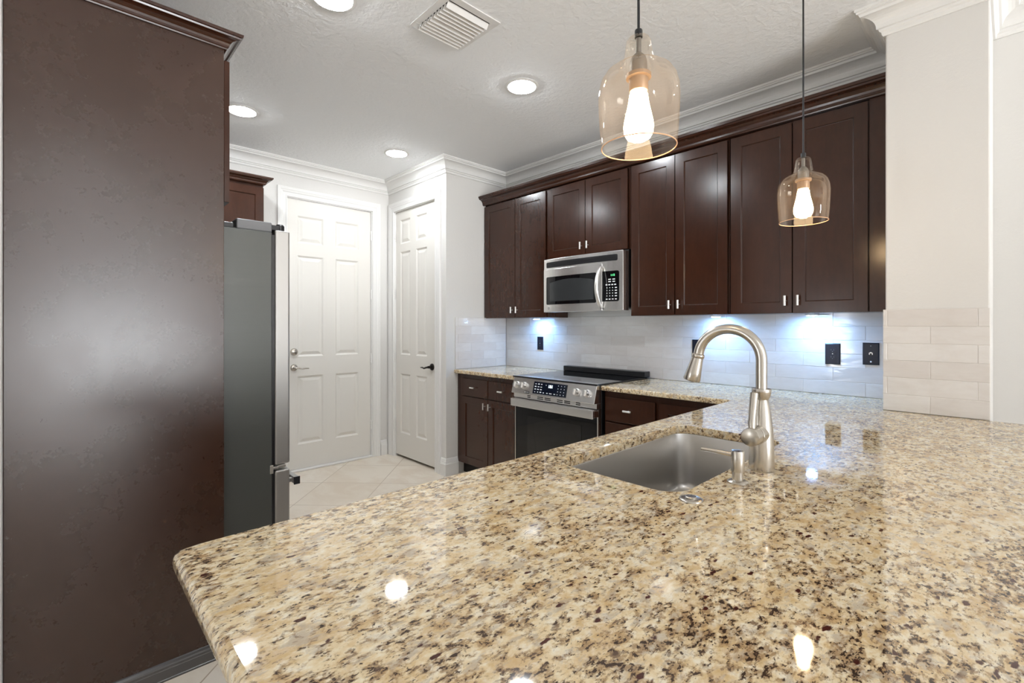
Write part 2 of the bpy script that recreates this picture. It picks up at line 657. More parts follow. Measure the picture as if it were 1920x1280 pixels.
# the dining side, open to daylight
struct('wall_right', nb((RX, RX + 0.12, SY, OPEN_R[0], 0, ZC), (RX, RX + 0.12, OPEN_R[1], YB, 0, ZC), (RX, RX + 0.12, OPEN_R[0], OPEN_R[1], OPEN_R[2], ZC)), WALLP, weld=False)
struct('wall_rear', nb((WSX - 0.14, OPEN_S[0], SY - 0.12, SY, 0, ZC), (OPEN_S[1], RX + 0.12, SY - 0.12, SY, 0, ZC), (OPEN_S[0], OPEN_S[1], SY - 0.12, SY, OPEN_S[2], ZC)), WALLP, weld=False)

# ceiling crown
def arc(cx, cz, r, a0, a1, n=7):
    return [(cx + r * math.cos(math.radians(a0 + (a1 - a0) * k / n)), cz + r * math.sin(math.radians(a0 + (a1 - a0) * k / n))) for k in range(n + 1)]


CROWN = ([(0, 0), (0.100, 0), (0.100, -0.010), (0.094, -0.013), (0.094, -0.019), (0.086, -0.022), (0.082, -0.032)]
         + [(0.082 - 0.052 * math.sin(math.radians(90 * k / 7)) ** 1.0, -0.032 - 0.050 * (1 - math.cos(math.radians(90 * k / 7)))) for k in range(1, 8)]
         + [(0.030, -0.088), (0.022, -0.090), (0.020, -0.098), (0.013, -0.103), (0.012, -0.112), (0.008, -0.119), (0, -0.119)])
bm = bmesh.new()
sweep(bm, CROWN, [(XF, WSY), (XF, YPAN), (XPS, YPAN), (XPS, YB), (XPL, YB), (XPL, YP), (XPR, YP), (XPR, YB), (RX, YB)], ZC)
struct('trim_1', bm, TRIMP)

BASEP = [(0, 0), (0.019, 0), (0.019, 0.100), (0.016, 0.103), (0.016, 0.110), (0.013, 0.113), (0.013, 0.122), (0.010, 0.126), (0.008, 0.138), (0.004, 0.146), (0, 0.147)]
bm = bmesh.new()
sweep(bm, BASEP, [(-3.445, YPAN), (XPS, YPAN), (XPS, 2.552)], 0)
struct('baseboard_pantry', bm, TRIMP)
bm = bmesh.new()
sweep(bm, BASEP, [(XF, 2.336), (XF, YPAN - 0.022)], 0)
struct('baseboard_far', bm, TRIMP)

# door casings: a stepped profile carried round three sides with mitred corners
CASE = [(0.0, 0.0), (0.0, 0.012), (0.12, 0.012), (0.16, 0.009), (0.42, 0.010), (0.50, 0.014), (0.64, 0.016), (0.72, 0.019), (0.97, 0.019), (1.0, 0.016), (1.0, 0.0)]


def casing(bm, a0, a1, top, place, w0=0.082, w1=0.082):
    """place(a, z, out); the profile runs from the opening outwards (share of width, thickness)"""
    rings = []
    for kind in ('foot0', 'top0', 'top1', 'foot1'):
        ring = []
        for f, th in CASE:
            a = a0 - w0 * f if kind[-1] == '0' else a1 + w1 * f
            z = 0.0 if kind.startswith('foot') else top + w1 * f
            ring.append(bm.verts.new(place(a, z, th)))
        rings.append(ring)
    n = len(CASE)
    for r0, r1 in zip(rings, rings[1:]):
        for j in range(n):
            bm.faces.new((r0[j], r0[(j + 1) % n], r1[(j + 1) % n], r1[j]))
    bm.faces.new(rings[0])
    bm.faces.new(rings[-1][::-1])


def quadbox(bm, a0, a1, z0, z1, th, place):
    vs = [bm.verts.new(place(a, z, o)) for a in (a0, a1) for z in (z0, z1) for o in (0, th)]
    for a, b_, c, d in ((0, 1, 3, 2), (4, 6, 7, 5), (0, 4, 5, 1), (2, 3, 7, 6), (0, 2, 6, 4), (1, 5, 7, 3)):
        bm.faces.new((vs[a], vs[b_], vs[c], vs[d]))


far_pl = lambda a, z, o: (XF + o, a, z)
pan_pl = lambda a, z, o: (a, YPAN - o, z)
bm = bmesh.new()
casing(bm, DY0, DY1, DZ, far_pl)
for a0, a1, z0, z1 in ((DY0 - 0.001, DY0 + 0.006, 0, DZ), (DY1 - 0.006, DY1 + 0.001, 0, DZ), (DY0, DY1, DZ - 0.006, DZ + 0.001)):
    box(bm, XF - 0.12, XF, a0, a1, z0, z1)
struct('trim_2', bm, TRIMP, weld=False)
bm = bmesh.new()
casing(bm, PX0, PX1, DZ, pan_pl, 0.095, 0.085)
for a0, a1, z0, z1 in ((PX0 - 0.001, PX0 + 0.006, 0, DZ), (PX1 - 0.006, PX1 + 0.001, 0, DZ), (PX0, PX1, DZ - 0.006, DZ + 0.001)):
    box(bm, a0, a1, YPAN, YPAN + 0.11, z0, z1)
struct('trim_3', bm, TRIMP, weld=False)

# six-panel doors
RAISED = [(0.014, 0.010), (0.020, 0.010), (0.045, 0.002)]


def hinge(bm, a, z, place, s):
    for k in range(5):
        z0 = z + k * 0.019
        c = place(a, z0, 0.006)
        tube(bm, [place(a, z0 + 0.001, 0.007), place(a, z0 + 0.018, 0.007)], 0.0075, 10)
    quadbox(bm, min(a, a + s * 0.026), max(a, a + s * 0.026), z, z + 0.095, 0.003, place)


def door(name, a0, a1, zb, place, inset, cells, hinge_a, hinge_s):
    w, h = a1 - a0, DZ - 0.009 - zb
    d = slab_door(w, h, 0.04, cells, RAISED, lambda a, b, dep: place(a0 + a, zb + b, -inset - dep))
    o = struct(name, d, DOORP, 0.0015)
    for z in (0.27, 0.93, 1.56, 2.14):
        hb = bmesh.new()
        hinge(hb, hinge_a, z, lambda a, zz, oo: place(a, zz, oo - inset + 0.002), hinge_s)
        obj('hinge', hb, TRIMP, o, smooth=True)
    return o


# garage-side door
a0, a1 = DY0 + 0.009, DY1 - 0.009
pc = [(1.540 - a0, 1.772 - a0), (1.886 - a0, 2.114 - a0)]
cells = [(p0, p1, z0 - 0.02, z1 - 0.02) for p0, p1 in pc for z0, z1 in ((0.238, 0.848), (1.022, 1.925), (2.036, 2.279))]
d1 = door('door_1', a0, a1, 0.02, far_pl, 0.018, cells, a1 + 0.003, 1)
obj('threshold', nb((XF - 0.10, XF + 0.012, DY0, DY1, 0.0005, 0.017)), TRIMP, d1, 0.004)
LX = XF - 0.018
rose = turned([(0.0, 0), (0.031, 0), (0.031, 0.006), (0.024, 0.014), (0.012, 0.016), (0.012, 0.045), (0.0, 0.047)], (LX, 1.510, 0.926), 24, 'x', False, False)
h = obj('door_handle', rose, NICKEL, d1, smooth=True, label='satin nickel lever handle')
bm = bmesh.new()
tube(bm, [(LX + 0.042, 1.510, 0.926), (LX + 0.046, 1.535, 0.923), (LX + 0.046, 1.565, 0.915), (LX + 0.046, 1.595, 0.918), (LX + 0.044, 1.625, 0.916)], [0.010, 0.009, 0.0075, 0.0065, 0.004], 12)
obj('lever', bm, NICKEL, h, smooth=True)
obj('deadbolt', turned([(0.0, 0), (0.032, 0), (0.032, 0.010), (0.026, 0.020), (0.015, 0.024), (0.0, 0.025)], (LX, 1.510, 1.066), 24, 'x', False, False), NICKEL, d1, smooth=True, label='round nickel deadbolt')

# pantry door
a0, a1 = PX0 + 0.009, PX1 - 0.009
pc = [(-4.165 - a0, -3.985 - a0), (-3.880 - a0, -3.698 - a0)]
cells = [(p0, p1, z0 - 0.025, z1 - 0.025) for p0, p1 in pc for z0, z1 in ((0.245, 0.828), (1.015, 2.024), (2.102, 2.338))]
d2 = door('door_2', a0, a1, 0.025, pan_pl, 0.016, cells, a0 - 0.003, -1)
LY = YPAN + 0.016
rose = turned([(0.0, 0), (0.031, 0), (0.031, -0.006), (0.024, -0.014), (0.012, -0.016), (0.012, -0.045), (0.0, -0.047)], (-3.612, LY, 0.925), 24, 'y', False, False)
h = obj('door_handle', rose, BRONZE, d2, smooth=True, label='black bronze lever handle')
bm = bmesh.new()
tube(bm, [(-3.612, LY - 0.042, 0.925), (-3.640, LY - 0.046, 0.921), (-3.675, LY - 0.046, 0.911), (-3.705, LY - 0.046, 0.918), (-3.735, LY - 0.044, 0.915)], [0.010, 0.009, 0.0075, 0.0065, 0.004], 12)
obj('lever', bm, BRONZE, h, smooth=True)
obj('latch_plate', nb((PX1 - 0.0075, PX1 - 0.004, LY - 0.012, LY + 0.012, 0.90, 0.955)), BRONZE, d2)
# dark closet behind the pantry door
struct('wall_closet', nb((XF, XPS - 0.11, YB, YB + 0.12, 0, ZC), (XF - 0.12, XF, YPAN + 0.02, YB + 0.12, 0, ZC)), WALLP, weld=False)

# ------------------------------------------------------------------ tiled splash
rng = random.Random(4)
TL_, TH_ = 0.2955, 0.0763


def tiles(name, a0, a1, shift, place, nrow=6, th=0.008):
    """running-bond glazed tiles; shift = joint position on the first (even) rows; place(a, z, out)"""
    bm = bmesh.new()
    lay = bm.faces.layers.float.new('tint_tmp')

    def block(p0, p1, z0, z1, o0, o1, tint, gap):
        tl = [rng.uniform(-0.0006, 0.0006) for _ in range(4)]
        pts = []
        for o in (o0, o1):
            for i, (a, z) in enumerate(((p0 + gap, z0 + gap), (p1 - gap, z0 + gap), (p1 - gap, z1 - gap), (p0 + gap, z1 - gap))):
                pts.append(bm.verts.new(place(a, z, o + (tl[i] if o == o1 and gap > 0 else 0))))
        for q in ((4, 5, 6, 7), (3, 2, 1, 0), (0, 1, 5, 4), (1, 2, 6, 5), (2, 3, 7, 6), (3, 0, 4, 7)):
            f = bm.faces.new([pts[k] for k in q])
            f[lay] = tint
            f.material_index = 0 if gap > 0 else 1

    block(a0, a1, CT + 0.0005, CT + nrow * TH_, 0.0008, th - 0.0015, 0.5, 0)
    for r in range(nrow):
        s = shift + (TL_ / 2 if r % 2 else 0)
        k = math.floor((a0 - s) / TL_)
        x = s + k * TL_
        while x < a1 - 1e-4:
            p0, p1 = max(x, a0), min(x + TL_, a1)
            if p1 - p0 > 0.008:
                block(p0, p1, CT + r * TH_ + (0.0005 if r == 0 else 0), CT + (r + 1) * TH_, 0.001, th, rng.random(), 0.0008)
            x += TL_
    bmesh.ops.recalc_face_normals(bm, faces=bm.faces)
    tints = [f[lay] for f in bm.faces]
    bm.faces.layers.float.remove(lay)
    me = bpy.data.meshes.new(name)
    bm.to_mesh(me)
    bm.free()
    at = me.attributes.new('tile_tint', 'FLOAT', 'FACE')
    at.data.foreach_set('value', tints)
    me.materials.append(TILE)
    me.materials.append(GROUT)
    o = bpy.data.objects.new(name, me)
    C.objects.link(o)
    o['kind'] = 'structure'
    b = o.modifiers.new('soft_edge', 'BEVEL')
    b.width = 0.0018
    b.segments = 3
    b.limit_method = 'ANGLE'
    return o


tiles('wall_backsplash_back', XPS + 0.009, XPL - 0.009, -0.835, lambda a, z, o: (a, YB - o, z))
tiles('wall_backsplash_side', 2.524, YB - 0.009, 2.70, lambda a, z, o: (XPS + o, a, z))
tiles('wall_backsplash_pillar', XPL - 0.008, XPR, -0.243, lambda a, z, o: (a, YP - o, z))
tiles('wall_backsplash_return', YP, YB - 0.009, 2.80, lambda a, z, o: (XPL - o, a, z))

# ------------------------------------------------------------------ countertops
def inset_loop(L, dist):
    """move every edge of a counter-clockwise loop inwards by its own dist"""
    n = len(L)
    out = []
    for i in range(n):
        p0, p, p1 = Vector(L[i - 1]), Vector(L[i]), Vector(L[(i + 1) % n])
        da, db = (p - p0).normalized(), (p1 - p).normalized()
        na, nb_ = Vector((-da.y, da.x)), Vector((-db.y, db.x))
        a, b = dist[i - 1], dist[i]
        cr = da.cross(db)
        if abs(cr) < 1e-3:
            q = p + na * max(a, b) if abs(a - b) < 1e-9 else p + na * ((a + b) / 2)
        else:
            # meeting point of the two shifted edges
            pa, pb = p + na * a, p + nb_ * b
            t = (pb - pa).cross(db) / cr
            q = pa + da * t
        out.append((q.x, q.y))
    return out


def slab(name, outline, hole, r_out, label, weighted):
    """polished slab with an optional cut-out; weighted(p, q, loop) gives the edge-rounding share of an edge"""
    bm = bmesh.new()
    loops = [outline] + ([hole] if hole else [])
    steps = [(1 - math.cos(PI / 2 * k / 5), 1 - math.sin(PI / 2 * k / 5)) for k in range(6)]   # (inset, height left) shares
    prof = [(1 - math.sin(PI / 2 * k / 5), 1 - math.cos(PI / 2 * k / 5)) for k in range(6)]     # top face down to the side
    prof = [(i_, d_) for i_, d_ in prof]
    top_loops, bot_loops = [], []
    for li, L in enumerate(loops):
        W = [weighted(L[k], L[(k + 1) % len(L)], li) for k in range(len(L))]
        rings = []
        rz = max(W) * r_out
        for ins, dz in prof:
            q = inset_loop(L, [w * r_out * ins for w in W])
            ring = []
            for k, (x, y) in enumerate(q):
                wv = max(W[k], W[k - 1])
                ring.append(bm.verts.new((x, y, CT - wv * r_out * dz)))
            rings.append(ring)
        for ins, dz in prof[::-1]:
            q = inset_loop(L, [w * r_out * 0.7 * ins for w in W])
            ring = []
            for k, (x, y) in enumerate(q):
                wv = max(W[k], W[k - 1])
                ring.append(bm.verts.new((x, y, CB + wv * r_out * 0.7 * dz)))
            rings.append(ring)
        n = len(L)
        for a, b in zip(rings, rings[1:]):
            for k in range(n):
                bm.faces.new((a[k], a[(k + 1) % n], b[(k + 1) % n], b[k]))
        top_loops.append(rings[0])
        bot_loops.append(rings[-1])
    caps = set()
    for LL in (top_loops, bot_loops):
        flat = [v for L in LL for v in L]
        for t in tessellate_polygon([[Vector((v.co.x, v.co.y, 0)) for v in L] for L in LL]):
            bm.faces.new([flat[k] for k in t])
    bmesh.ops.remove_doubles(bm, verts=bm.verts, dist=1e-6)
    bmesh.ops.dissolve_degenerate(bm, edges=bm.edges, dist=1e-7)
    o = obj(name, bm, GRANITE, None, weld=False)
    me = o.data
    flat_n = [abs(p.normal.z) > 0.9999 for p in me.polygons]
    at = me.attributes.new('sharp_face', 'BOOLEAN', 'FACE') if 'sharp_face' not in me.attributes else me.attributes['sharp_face']
    at.data.foreach_set('value', flat_n)
    me.set_sharp_from_angle(angle=math.radians(38))
    cap_edges = set()
    for p in me.polygons:
        if flat_n[p.index]:
            cap_edges.update(p.edge_keys)
    for e in me.edges:
        if tuple(sorted(e.vertices)) in cap_edges:
            e.use_edge_sharp = True
    tag(o, label, 'countertop')
    return o


# range-side left piece
slab('countertop', [(XPS + 0.002, 2.516), (-2.600, 2.516), (-2.600, YB - 0.002), (XPS + 0.002, YB - 0.002)], None, 0.006,
     'short beige granite countertop piece left of the range', lambda p, q, li: 0.9 if abs(p[1] - q[1]) < 1e-6 and p[1] < 2.6 else 0.0)
SX0, SX1, SY0, SY1 = -0.893, -0.524, 1.017, 1.757
XE, YE = 0.16, 0.139
r = 0.022
cut = lambda cx, cy, t0: [(cx + r * math.cos(t0 + PI / 2 * k / 4), cy + r * math.sin(t0 + PI / 2 * k / 4)) for k in range(5)]
outline = [(-1.812, YB - 0.002), (-1.812, YC), (XK - 0.012, YC), (XK - 0.004, YC - 0.004), (XK, YC - 0.012)]
outline += cut(XK + r, YE + r, PI) + cut(XE - r, YE + r, 1.5 * PI)
outline += [(XE, YP - 0.0095), (XPL - 0.0095, YP - 0.0095), (XPL - 0.0095, YB - 0.002)]


def wgt(p, q, li):
    if li == 1:
        return 0.22
    for a, b in ((p, q),):
        if a[1] > YP - 0.02 and b[1] > YP - 0.02:
            return 0.0
        if abs(a[0] + 1.812) < 1e-4 and abs(b[0] + 1.812) < 1e-4:
            return 0.0
        if a[1] < YE + 0.03 and b[1] < YE + 0.03:
            return 1.0
    return 0.55


slab('countertop', outline, rrect(SX0, SX1, SY0, SY1, 0.062, 7)[::-1], 0.013,
     'long polished beige granite peninsula countertop with the sink cut into it', wgt)

# ------------------------------------------------------------------ cabinets
SHAKER = [(0.0035, 0.0025), (0.0035, 0.0075), (0.006, 0.0085)]


def pull(name, parent, x, y, z, vertical=True, L=0.054, d=(0, -1, 0)):
    """bar pull on one post, standing off the face at y along d"""
    bm = bmesh.new()
    d = Vector(d)
    c = Vector((x, y, z))
    tube(bm, [c + d * 0.0005, c + d * 0.024], 0.0042, 10)
    e = Vector((0, 0, L / 2)) if vertical else (Vector((L / 2, 0, 0)) if abs(d.y) > 0.5 else Vector((0, L / 2, 0)))
    b = c + d * 0.026
    tube(bm, [b - e, b + e], 0.0062, 14)
    return obj(name, bm, CHROME, parent, smooth=True, label='polished bar pull')


def shaker(name, parent, x0, x1, z0, z1, y, mat=None, fr=0.056):
    w, h = x1 - x0, z1 - z0
    bm = slab_door(w, h, 0.019, [(fr, w - fr, fr, h - fr)], SHAKER, lambda a, b, dep: (x0 + a, y + dep, z0 + b))
    return obj(name, bm, mat or WOOD, parent, 0.0012)


def flat_front(name, parent, x0, x1, z0, z1, y):
    return obj(name, nb((x0, x1, y, y + 0.019, z0, z1)), WOOD, parent, 0.003)


UB, UT = 1.366, 2.405
YF = YU + 0.020      # face-frame plane of the uppers


def upper(x0, x1, doors, zb, label, extra=None):
    t = thing('upper_cabinet', label, 'cabinet', ((x0 + x1) / 2, YB, zb))
    bodies = [(x0 + 0.0005, x1 - 0.0005, YF, YB - 0.010, zb, UT)]
    obj('body', nb(*bodies), WOOD, t, 0.0015)
    for k, (d0, d1, side) in enumerate(doors):
        d = shaker('door', t, d0, d1, zb + 0.004, 2.392, YU)
        px = d1 - 0.028 if side > 0 else d0 + 0.028
        pull('handle', d, px, YU, zb + 0.068)
    return t


upper(XPS + 0.001, -2.596, [(-3.366, -2.963, 1), (-2.957, -2.606, -1)], UB, 'dark wood wall cabinet left of the microwave, two tall shaker doors')
upper(-2.595, -1.823, [(-2.583, -2.207, 1), (-2.201, -1.838, -1)], 1.832, 'short dark wood wall cabinet directly above the microwave')
upper(-1.822, -1.148, [(-1.808, -1.490, 1), (-1.484, -1.158, -1)], UB, 'dark wood wall cabinet just right of the microwave, two shaker doors')
t = upper(-1.147, XPL - 0.002, [(-1.136, -0.816, 1), (-0.810, -0.484, -1)], UB, 'dark wood wall cabinet beside the tiled pillar, behind the smaller-looking pendant')
obj('filler_strip', nb((-0.478, XPL - 0.0025, YU + 0.006, YF, UB, UT)), WOOD, t, 0.001)

# stained crown along the wall cabinets
DCROWN = ([(0, 0), (0.010, 0), (0.012, 0.006), (0.016, 0.010)] + [(0.016 + 0.036 * (1 - math.cos(math.radians(90 * k / 6))), 0.010 + 0.040 * math.sin(math.radians(90 * k / 6))) for k in range(1, 7)]
          + [(0.056, 0.052), (0.058, 0.060), (0.064, 0.062), (0.066, 0.077), (0, 0.077)])
bm = bmesh.new()
sweep(bm, DCROWN, [(XPS + 0.001, YU), (XPL - 0.001, YU)], 2.404)
box(bm, XPS + 0.001, XPL - 0.001, YU, YF + 0.02, 2.4055, 2.480)
tag(obj('cabinet_crown', bm, WOOD, None, weld=False), 'long dark stained crown molding running along the tops of the wall cabinets', 'molding')

# base cabinets on the range wall
YD = 2.536           # front of doors


def base(x0, x1, label, y0=YD, xtoe=None):
    t = thing('base_cabinet', label, 'cabinet', ((x0 + x1) / 2, YB, 0))
    obj('body', nb((x0, x1, y0 + 0.019, YB - 0.012, 0.105, CB - 0.001)), WOOD, t, 0.001)
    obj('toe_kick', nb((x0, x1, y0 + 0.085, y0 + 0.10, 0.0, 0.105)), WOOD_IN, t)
    return t


t = base(XPS + 0.002, -2.603, 'dark wood base cabinet left of the range, two drawers over two doors')
for x0, x1, s in ((-3.302, -2.952, 1), (-2.945, -2.613, -1)):
    w = flat_front('drawer', t, x0, x1, 0.700, 0.845, YD)
    pull('handle', w, (x0 + x1) / 2, YD, 0.775, False)
    d = shaker('door', t, x0, x1, 0.118, 0.690, YD)
    pull('handle', d, x1 - 0.028 if s > 0 else x0 + 0.028, YD, 0.636)
t = base(-1.812, -1.432, 'dark wood drawer base cabinet just right of the range')
for z0, z1 in ((0.695, 0.845), (0.41, 0.685), (0.118, 0.40)):
    w = flat_front('drawer', t, -1.798, -1.446, z0, z1, YD)
    pull('handle', w, -1.622, YD, (z0 + z1) / 2 + 0.002, False)
t = base(-1.431, -0.962, 'dark wood corner base cabinet under the inside corner of the granite')
shaker('door', t, -1.420, -1.02, 0.118, 0.845, YD)

# sink-side cabinets under the peninsula (open boxes so the bowl hangs inside)
def peninsula(y0, y1, label, ndoor):
    t = thing('base_cabinet', label, 'cabinet', (-0.66, (y0 + y1) / 2, 0))
    X0, X1 = -0.945, -0.37
    obj('body', nb((X0, X0 + 0.018, y0, y1, 0.105, CB - 0.001), (X1 - 0.018, X1, y0, y1, 0.0, CB - 0.001), (X0, X1, y0, y0 + 0.018, 0.0, CB - 0.001),
                   (X0, X1, y1 - 0.018, y1, 0.105, CB - 0.001), (X0, X1, y0, y1, 0.105, 0.123)), WOOD, t, weld=False)
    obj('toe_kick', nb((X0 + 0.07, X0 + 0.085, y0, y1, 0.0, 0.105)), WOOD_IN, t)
    n = ndoor
    for k in range(n):
        b0 = y0 + 0.012 + (y1 - y0 - 0.024) * k / n + 0.003
        b1 = y0 + 0.012 + (y1 - y0 - 0.024) * (k + 1) / n - 0.003
        w, h = b1 - b0, 0.725
        bm = slab_door(w, h, 0.019, [(0.056, w - 0.056, 0.056, h - 0.056)], SHAKER, lambda a, b, dep: (X0 - 0.0195 + dep, b0 + a, 0.118 + b))
        d = obj('door', bm, WOOD, t, 0.0012)
        pull('handle', d, X0 - 0.0195, (b1 - 0.028) if k % 2 == 0 else (b0 + 0.028), 0.78, True, d=(-1, 0, 0))
    return t


peninsula(0.32, 0.935, 'dark wood cabinet under the open end of the granite peninsula', 2)
peninsula(0.937, 1.842, 'dark wood cabinet under the granite peninsula, holding the sink', 2)
peninsula(1.844, 2.530, 'dark wood cabinet under the granite peninsula next to the corner', 1)

# ------------------------------------------------------------------ refrigerator and its surround
t = thing('fridge_surround', 'tall dark wood refrigerator surround with flat side panel and crown, at far left', 'cabinet', (XPAN - 0.5, WSY, 0))
PT = 2.392
obj('side_panel', nb((XPAN - 0.020, XPAN, WSY + 0.001, 0.473, 0.0, PT)), PANELW, t, 0.0012)
obj('side_panel', nb((-3.150, -3.130, WSY + 0.001, 0.473, 0.0, PT)), PANELW, t, 0.0012)
obj('body', nb((-3.129, XPAN - 0.021, WSY + 0.001, 0.470, 1.795, PT)), WOOD, t, 0.001)
for x0, x1, s in ((-3.120, -2.645, 1), (-2.639, -2.152, -1)):
    w, hh = x1 - x0, 2.350 - 1.790
    bm = slab_door(w, hh, 0.019, [(0.056, w - 0.056, 0.056, hh - 0.056)], SHAKER, lambda a, b, dep: (x0 + a, 0.4935 - dep, 1.790 + b))
    d = obj('door', bm, WOOD, t, 0.0012)
    pull('handle', d, x1 - 0.028 if s > 0 else x0 + 0.028, 0.4935, 1.856, True, d=(0, 1, 0))
FCROWN = [(o * 0.86, dz * 0.72) for o, dz in DCROWN]
bm = bmesh.new()
sweep(bm, FCROWN, [(XPAN, WSY + 0.001), (XPAN, 0.473), (-3.150, 0.473)], 2.388)
obj('crown', bm, WOOD, t)
bm = bmesh.new()
sweep(bm, [(0, 0), (0.016, 0), (0.016, 0.006), (0.013, 0.008), (0.013, 0.040), (0.011, 0.042), (0.011, 0.050), (0.007, 0.054), (0.005, 0.062), (0, 0.064)], [(XPAN, WSY + 0.014), (XPAN, 0.473)], 0)
obj('base_molding', bm, PEWTER, t, label='dark grey shoe molding')

fx0, fx1 = -3.105, -2.190
t = thing('refrigerator', 'stainless steel refrigerator with grey side, standing past the tall dark panel', 'refrigerator', ((fx0 + fx1) / 2, 0.33, 0))
obj('body', nb((fx0, fx1, -0.05, 0.664, 0.045, 1.700)), FRSIDE, t, 0.004)
obj('gasket', nb((fx0 + 0.012, fx1 - 0.008, 0.664, 0.676, 0.06, 1.690)), BLACK, t)


def fr_door(x0, x1, z0, z1):
    # a gently bowed front with rounded edges
    bm = bmesh.new()
    n = 14
    R = []
    for k in range(n + 1):
        f = k / n
        x = x0 + (x1 - x0) * f
        y = 0.736 + 0.012 * (1 - (2 * f - 1) ** 4)
        R.append([bm.verts.new((x, yy, zz)) for yy, zz in ((0.676, z0), (y, z0), (y, z1), (0.676, z1))])
    for a, b in zip(R, R[1:]):
        for j in range(4):
            bm.faces.new((a[j], a[(j + 1) % 4], b[(j + 1) % 4], b[j]))
    bm.faces.new(R[0])
    bm.faces.new(R[-1][::-1])
    return bm


xm = (fx0 + fx1) / 2
for x0, x1, hx in ((xm + 0.003, fx1, xm + 0.05), (fx0, xm - 0.003, xm - 0.05)):
    d = obj('door', fr_door(x0, x1, 0.697, 1.712), STEEL, t, 0.007, 3)
    bm = bmesh.new()
    tube(bm, [(hx, 0.747, 0.82), (hx, 0.790, 0.82), (hx, 0.796, 0.85), (hx, 0.796, 1.50), (hx, 0.790, 1.53), (hx, 0.747, 1.53)], 0.012, 12)
    obj('handle', bm, STEEL, d, smooth=True)
d = obj('freezer_drawer', fr_door(fx0, fx1, 0.075, 0.672), STEEL, t, 0.007, 3)
bm = nb((fx0 + 0.05, fx1 - 0.022, 0.762, 0.784, 0.592, 0.622))
box(bm, fx0 + 0.07, fx0 + 0.09, 0.742, 0.765, 0.598, 0.616)
box(bm, fx1 - 0.060, fx1 - 0.040, 0.742, 0.765, 0.598, 0.616)
h = obj('handle', bm, STEEL, d, 0.002, weld=False)
obj('handle_end', nb((fx1 - 0.022, fx1 - 0.016, 0.760, 0.786, 0.590, 0.624)), BLACK, h, 0.001)
# centre hinge bracket between doors and drawer
obj('hinge_bracket', nb((fx1 - 0.10, fx1 - 0.002, 0.665, 0.690, 0.680, 0.690), (fx1 - 0.055, fx1 - 0.012, 0.690, 0.725, 0.681, 0.690), (fx1 + 0.0005, fx1 + 0.003, 0.655, 0.668, 0.664, 0.700)), CHROME, t, 0.001, weld=False)
# top hinge cover
bm = nb((fx1 - 0.13, fx1 - 0.006, 0.53, 0.665, 1.7005, 1.742))
obj('hinge_cover', bm, GREYP, t, 0.004)
bm = nb((fx1 - 0.09, fx1 - 0.015, 0.645, 0.700, 1.712, 1.735))
obj('hinge_arm', bm, BLACK, t, 0.003)
bm = turned([(0.018, 1.712), (0.018, 1.737), (0.014, 1.742)], (fx1 - 0.035, 0.706, 0), 20)
obj('hinge_pin', bm, BLACK, t, smooth=True)
obj('top_cover', nb((fx0, fx1 - 0.01, 0.02, 0.52, 1.7005, 1.722)), BLACK, t, 0.003)
for x in (fx0 + 0.08, fx1 - 0.08):
    for y in (0.05, 0.60):
        obj('foot', turned([(0.02, 0.0), (0.02, 0.015), (0.012, 0.017), (0.012, 0.0455)], (x, y, 0), 14), BLACK, t)

# far wall cabinet beside the garage door
cy1, cy0, cx = 1.165, 0.36, -4.040
t = thing('upper_cabinet', 'dark wood wall cabinet seen above the refrigerator, beside the white door', 'cabinet', (XF, (cy0 + cy1) / 2, UB))
obj('body', nb((XF + 0.001, cx - 0.020, cy0, cy1, UB, 2.405)), WOOD, t, 0.0015)
ym = (cy0 + cy1) / 2
for b0, b1, s in ((ym + 0.002, cy1 - 0.002, -1), (cy0 + 0.002, ym - 0.002, 1)):
    w, hh = b1 - b0, 2.375 - UB - 0.004
    bm = slab_door(w, hh, 0.019, [(0.058, w - 0.058, 0.058, hh - 0.058)], SHAKER, lambda a, b, dep: (cx - dep, b0 + a, UB + 0.004 + b))
    d = obj('door', bm, WOOD, t, 0.0012)
    pull('handle', d, cx, b0 + 0.028 if s < 0 else b1 - 0.028, UB + 0.068, True, d=(1, 0, 0))
bm = bmesh.new()
sweep(bm, [(o * 0.84, dz * 0.72) for o, dz in DCROWN], [(XF + 0.001, cy1), (cx, cy1), (cx, cy0), (XF + 0.001, cy0)][::-1], 2.398)
obj('crown', bm, WOOD, t)

# ------------------------------------------------------------------ range
rx0, rx1 = -2.594, -1.818
t = thing('range', 'stainless steel slide-in electric range with black glass oven door', 'range', ((rx0 + rx1) / 2, 2.8, 0))
obj('body', nb((rx0 + 0.004, rx1 - 0.002, 2.530, YB - 0.03, 0.06, 0.912)), BLACK, t, 0.002)
obj('cooktop', nb((rx0, rx1, 2.478, YB - 0.055, 0.9145, 0.924)), BLACKG, t, 0.002)
obj('rear_vent_trim', nb((rx0 + 0.01, rx1 - 0.004, 3.055, YB - 0.012, 0.925, 0.965)), BLACK, t, 0.003)
# sloped control panel
pz0, pz1, py0, py1 = 0.800, 0.922, 2.452, 2.487
bm = bmesh.new()
R = []
for x in (rx0 + 0.012, rx1 - 0.004):
    R.append([bm.verts.new((x, y, z)) for y, z in ((py0, pz0), (py1 - 0.004, pz1 - 0.006), (py1 + 0.012, pz1 + 0.003), (2.529, pz1 + 0.003), (2.529, pz0))])
for j in range(5):
    bm.faces.new((R[0][j], R[0][(j + 1) % 5], R[1][(j + 1) % 5], R[1][j]))
bm.faces.new(R[0]); bm.faces.new(R[1][::-1])
cp = obj('control_panel', bm, STEELH, t, 0.003)
cdir = Vector((0, py1 - 0.004 - py0, pz1 - 0.006 - pz0)).normalized()     # up the slope
cn = Vector((0, -cdir.z, cdir.y))                                          # out of the slope


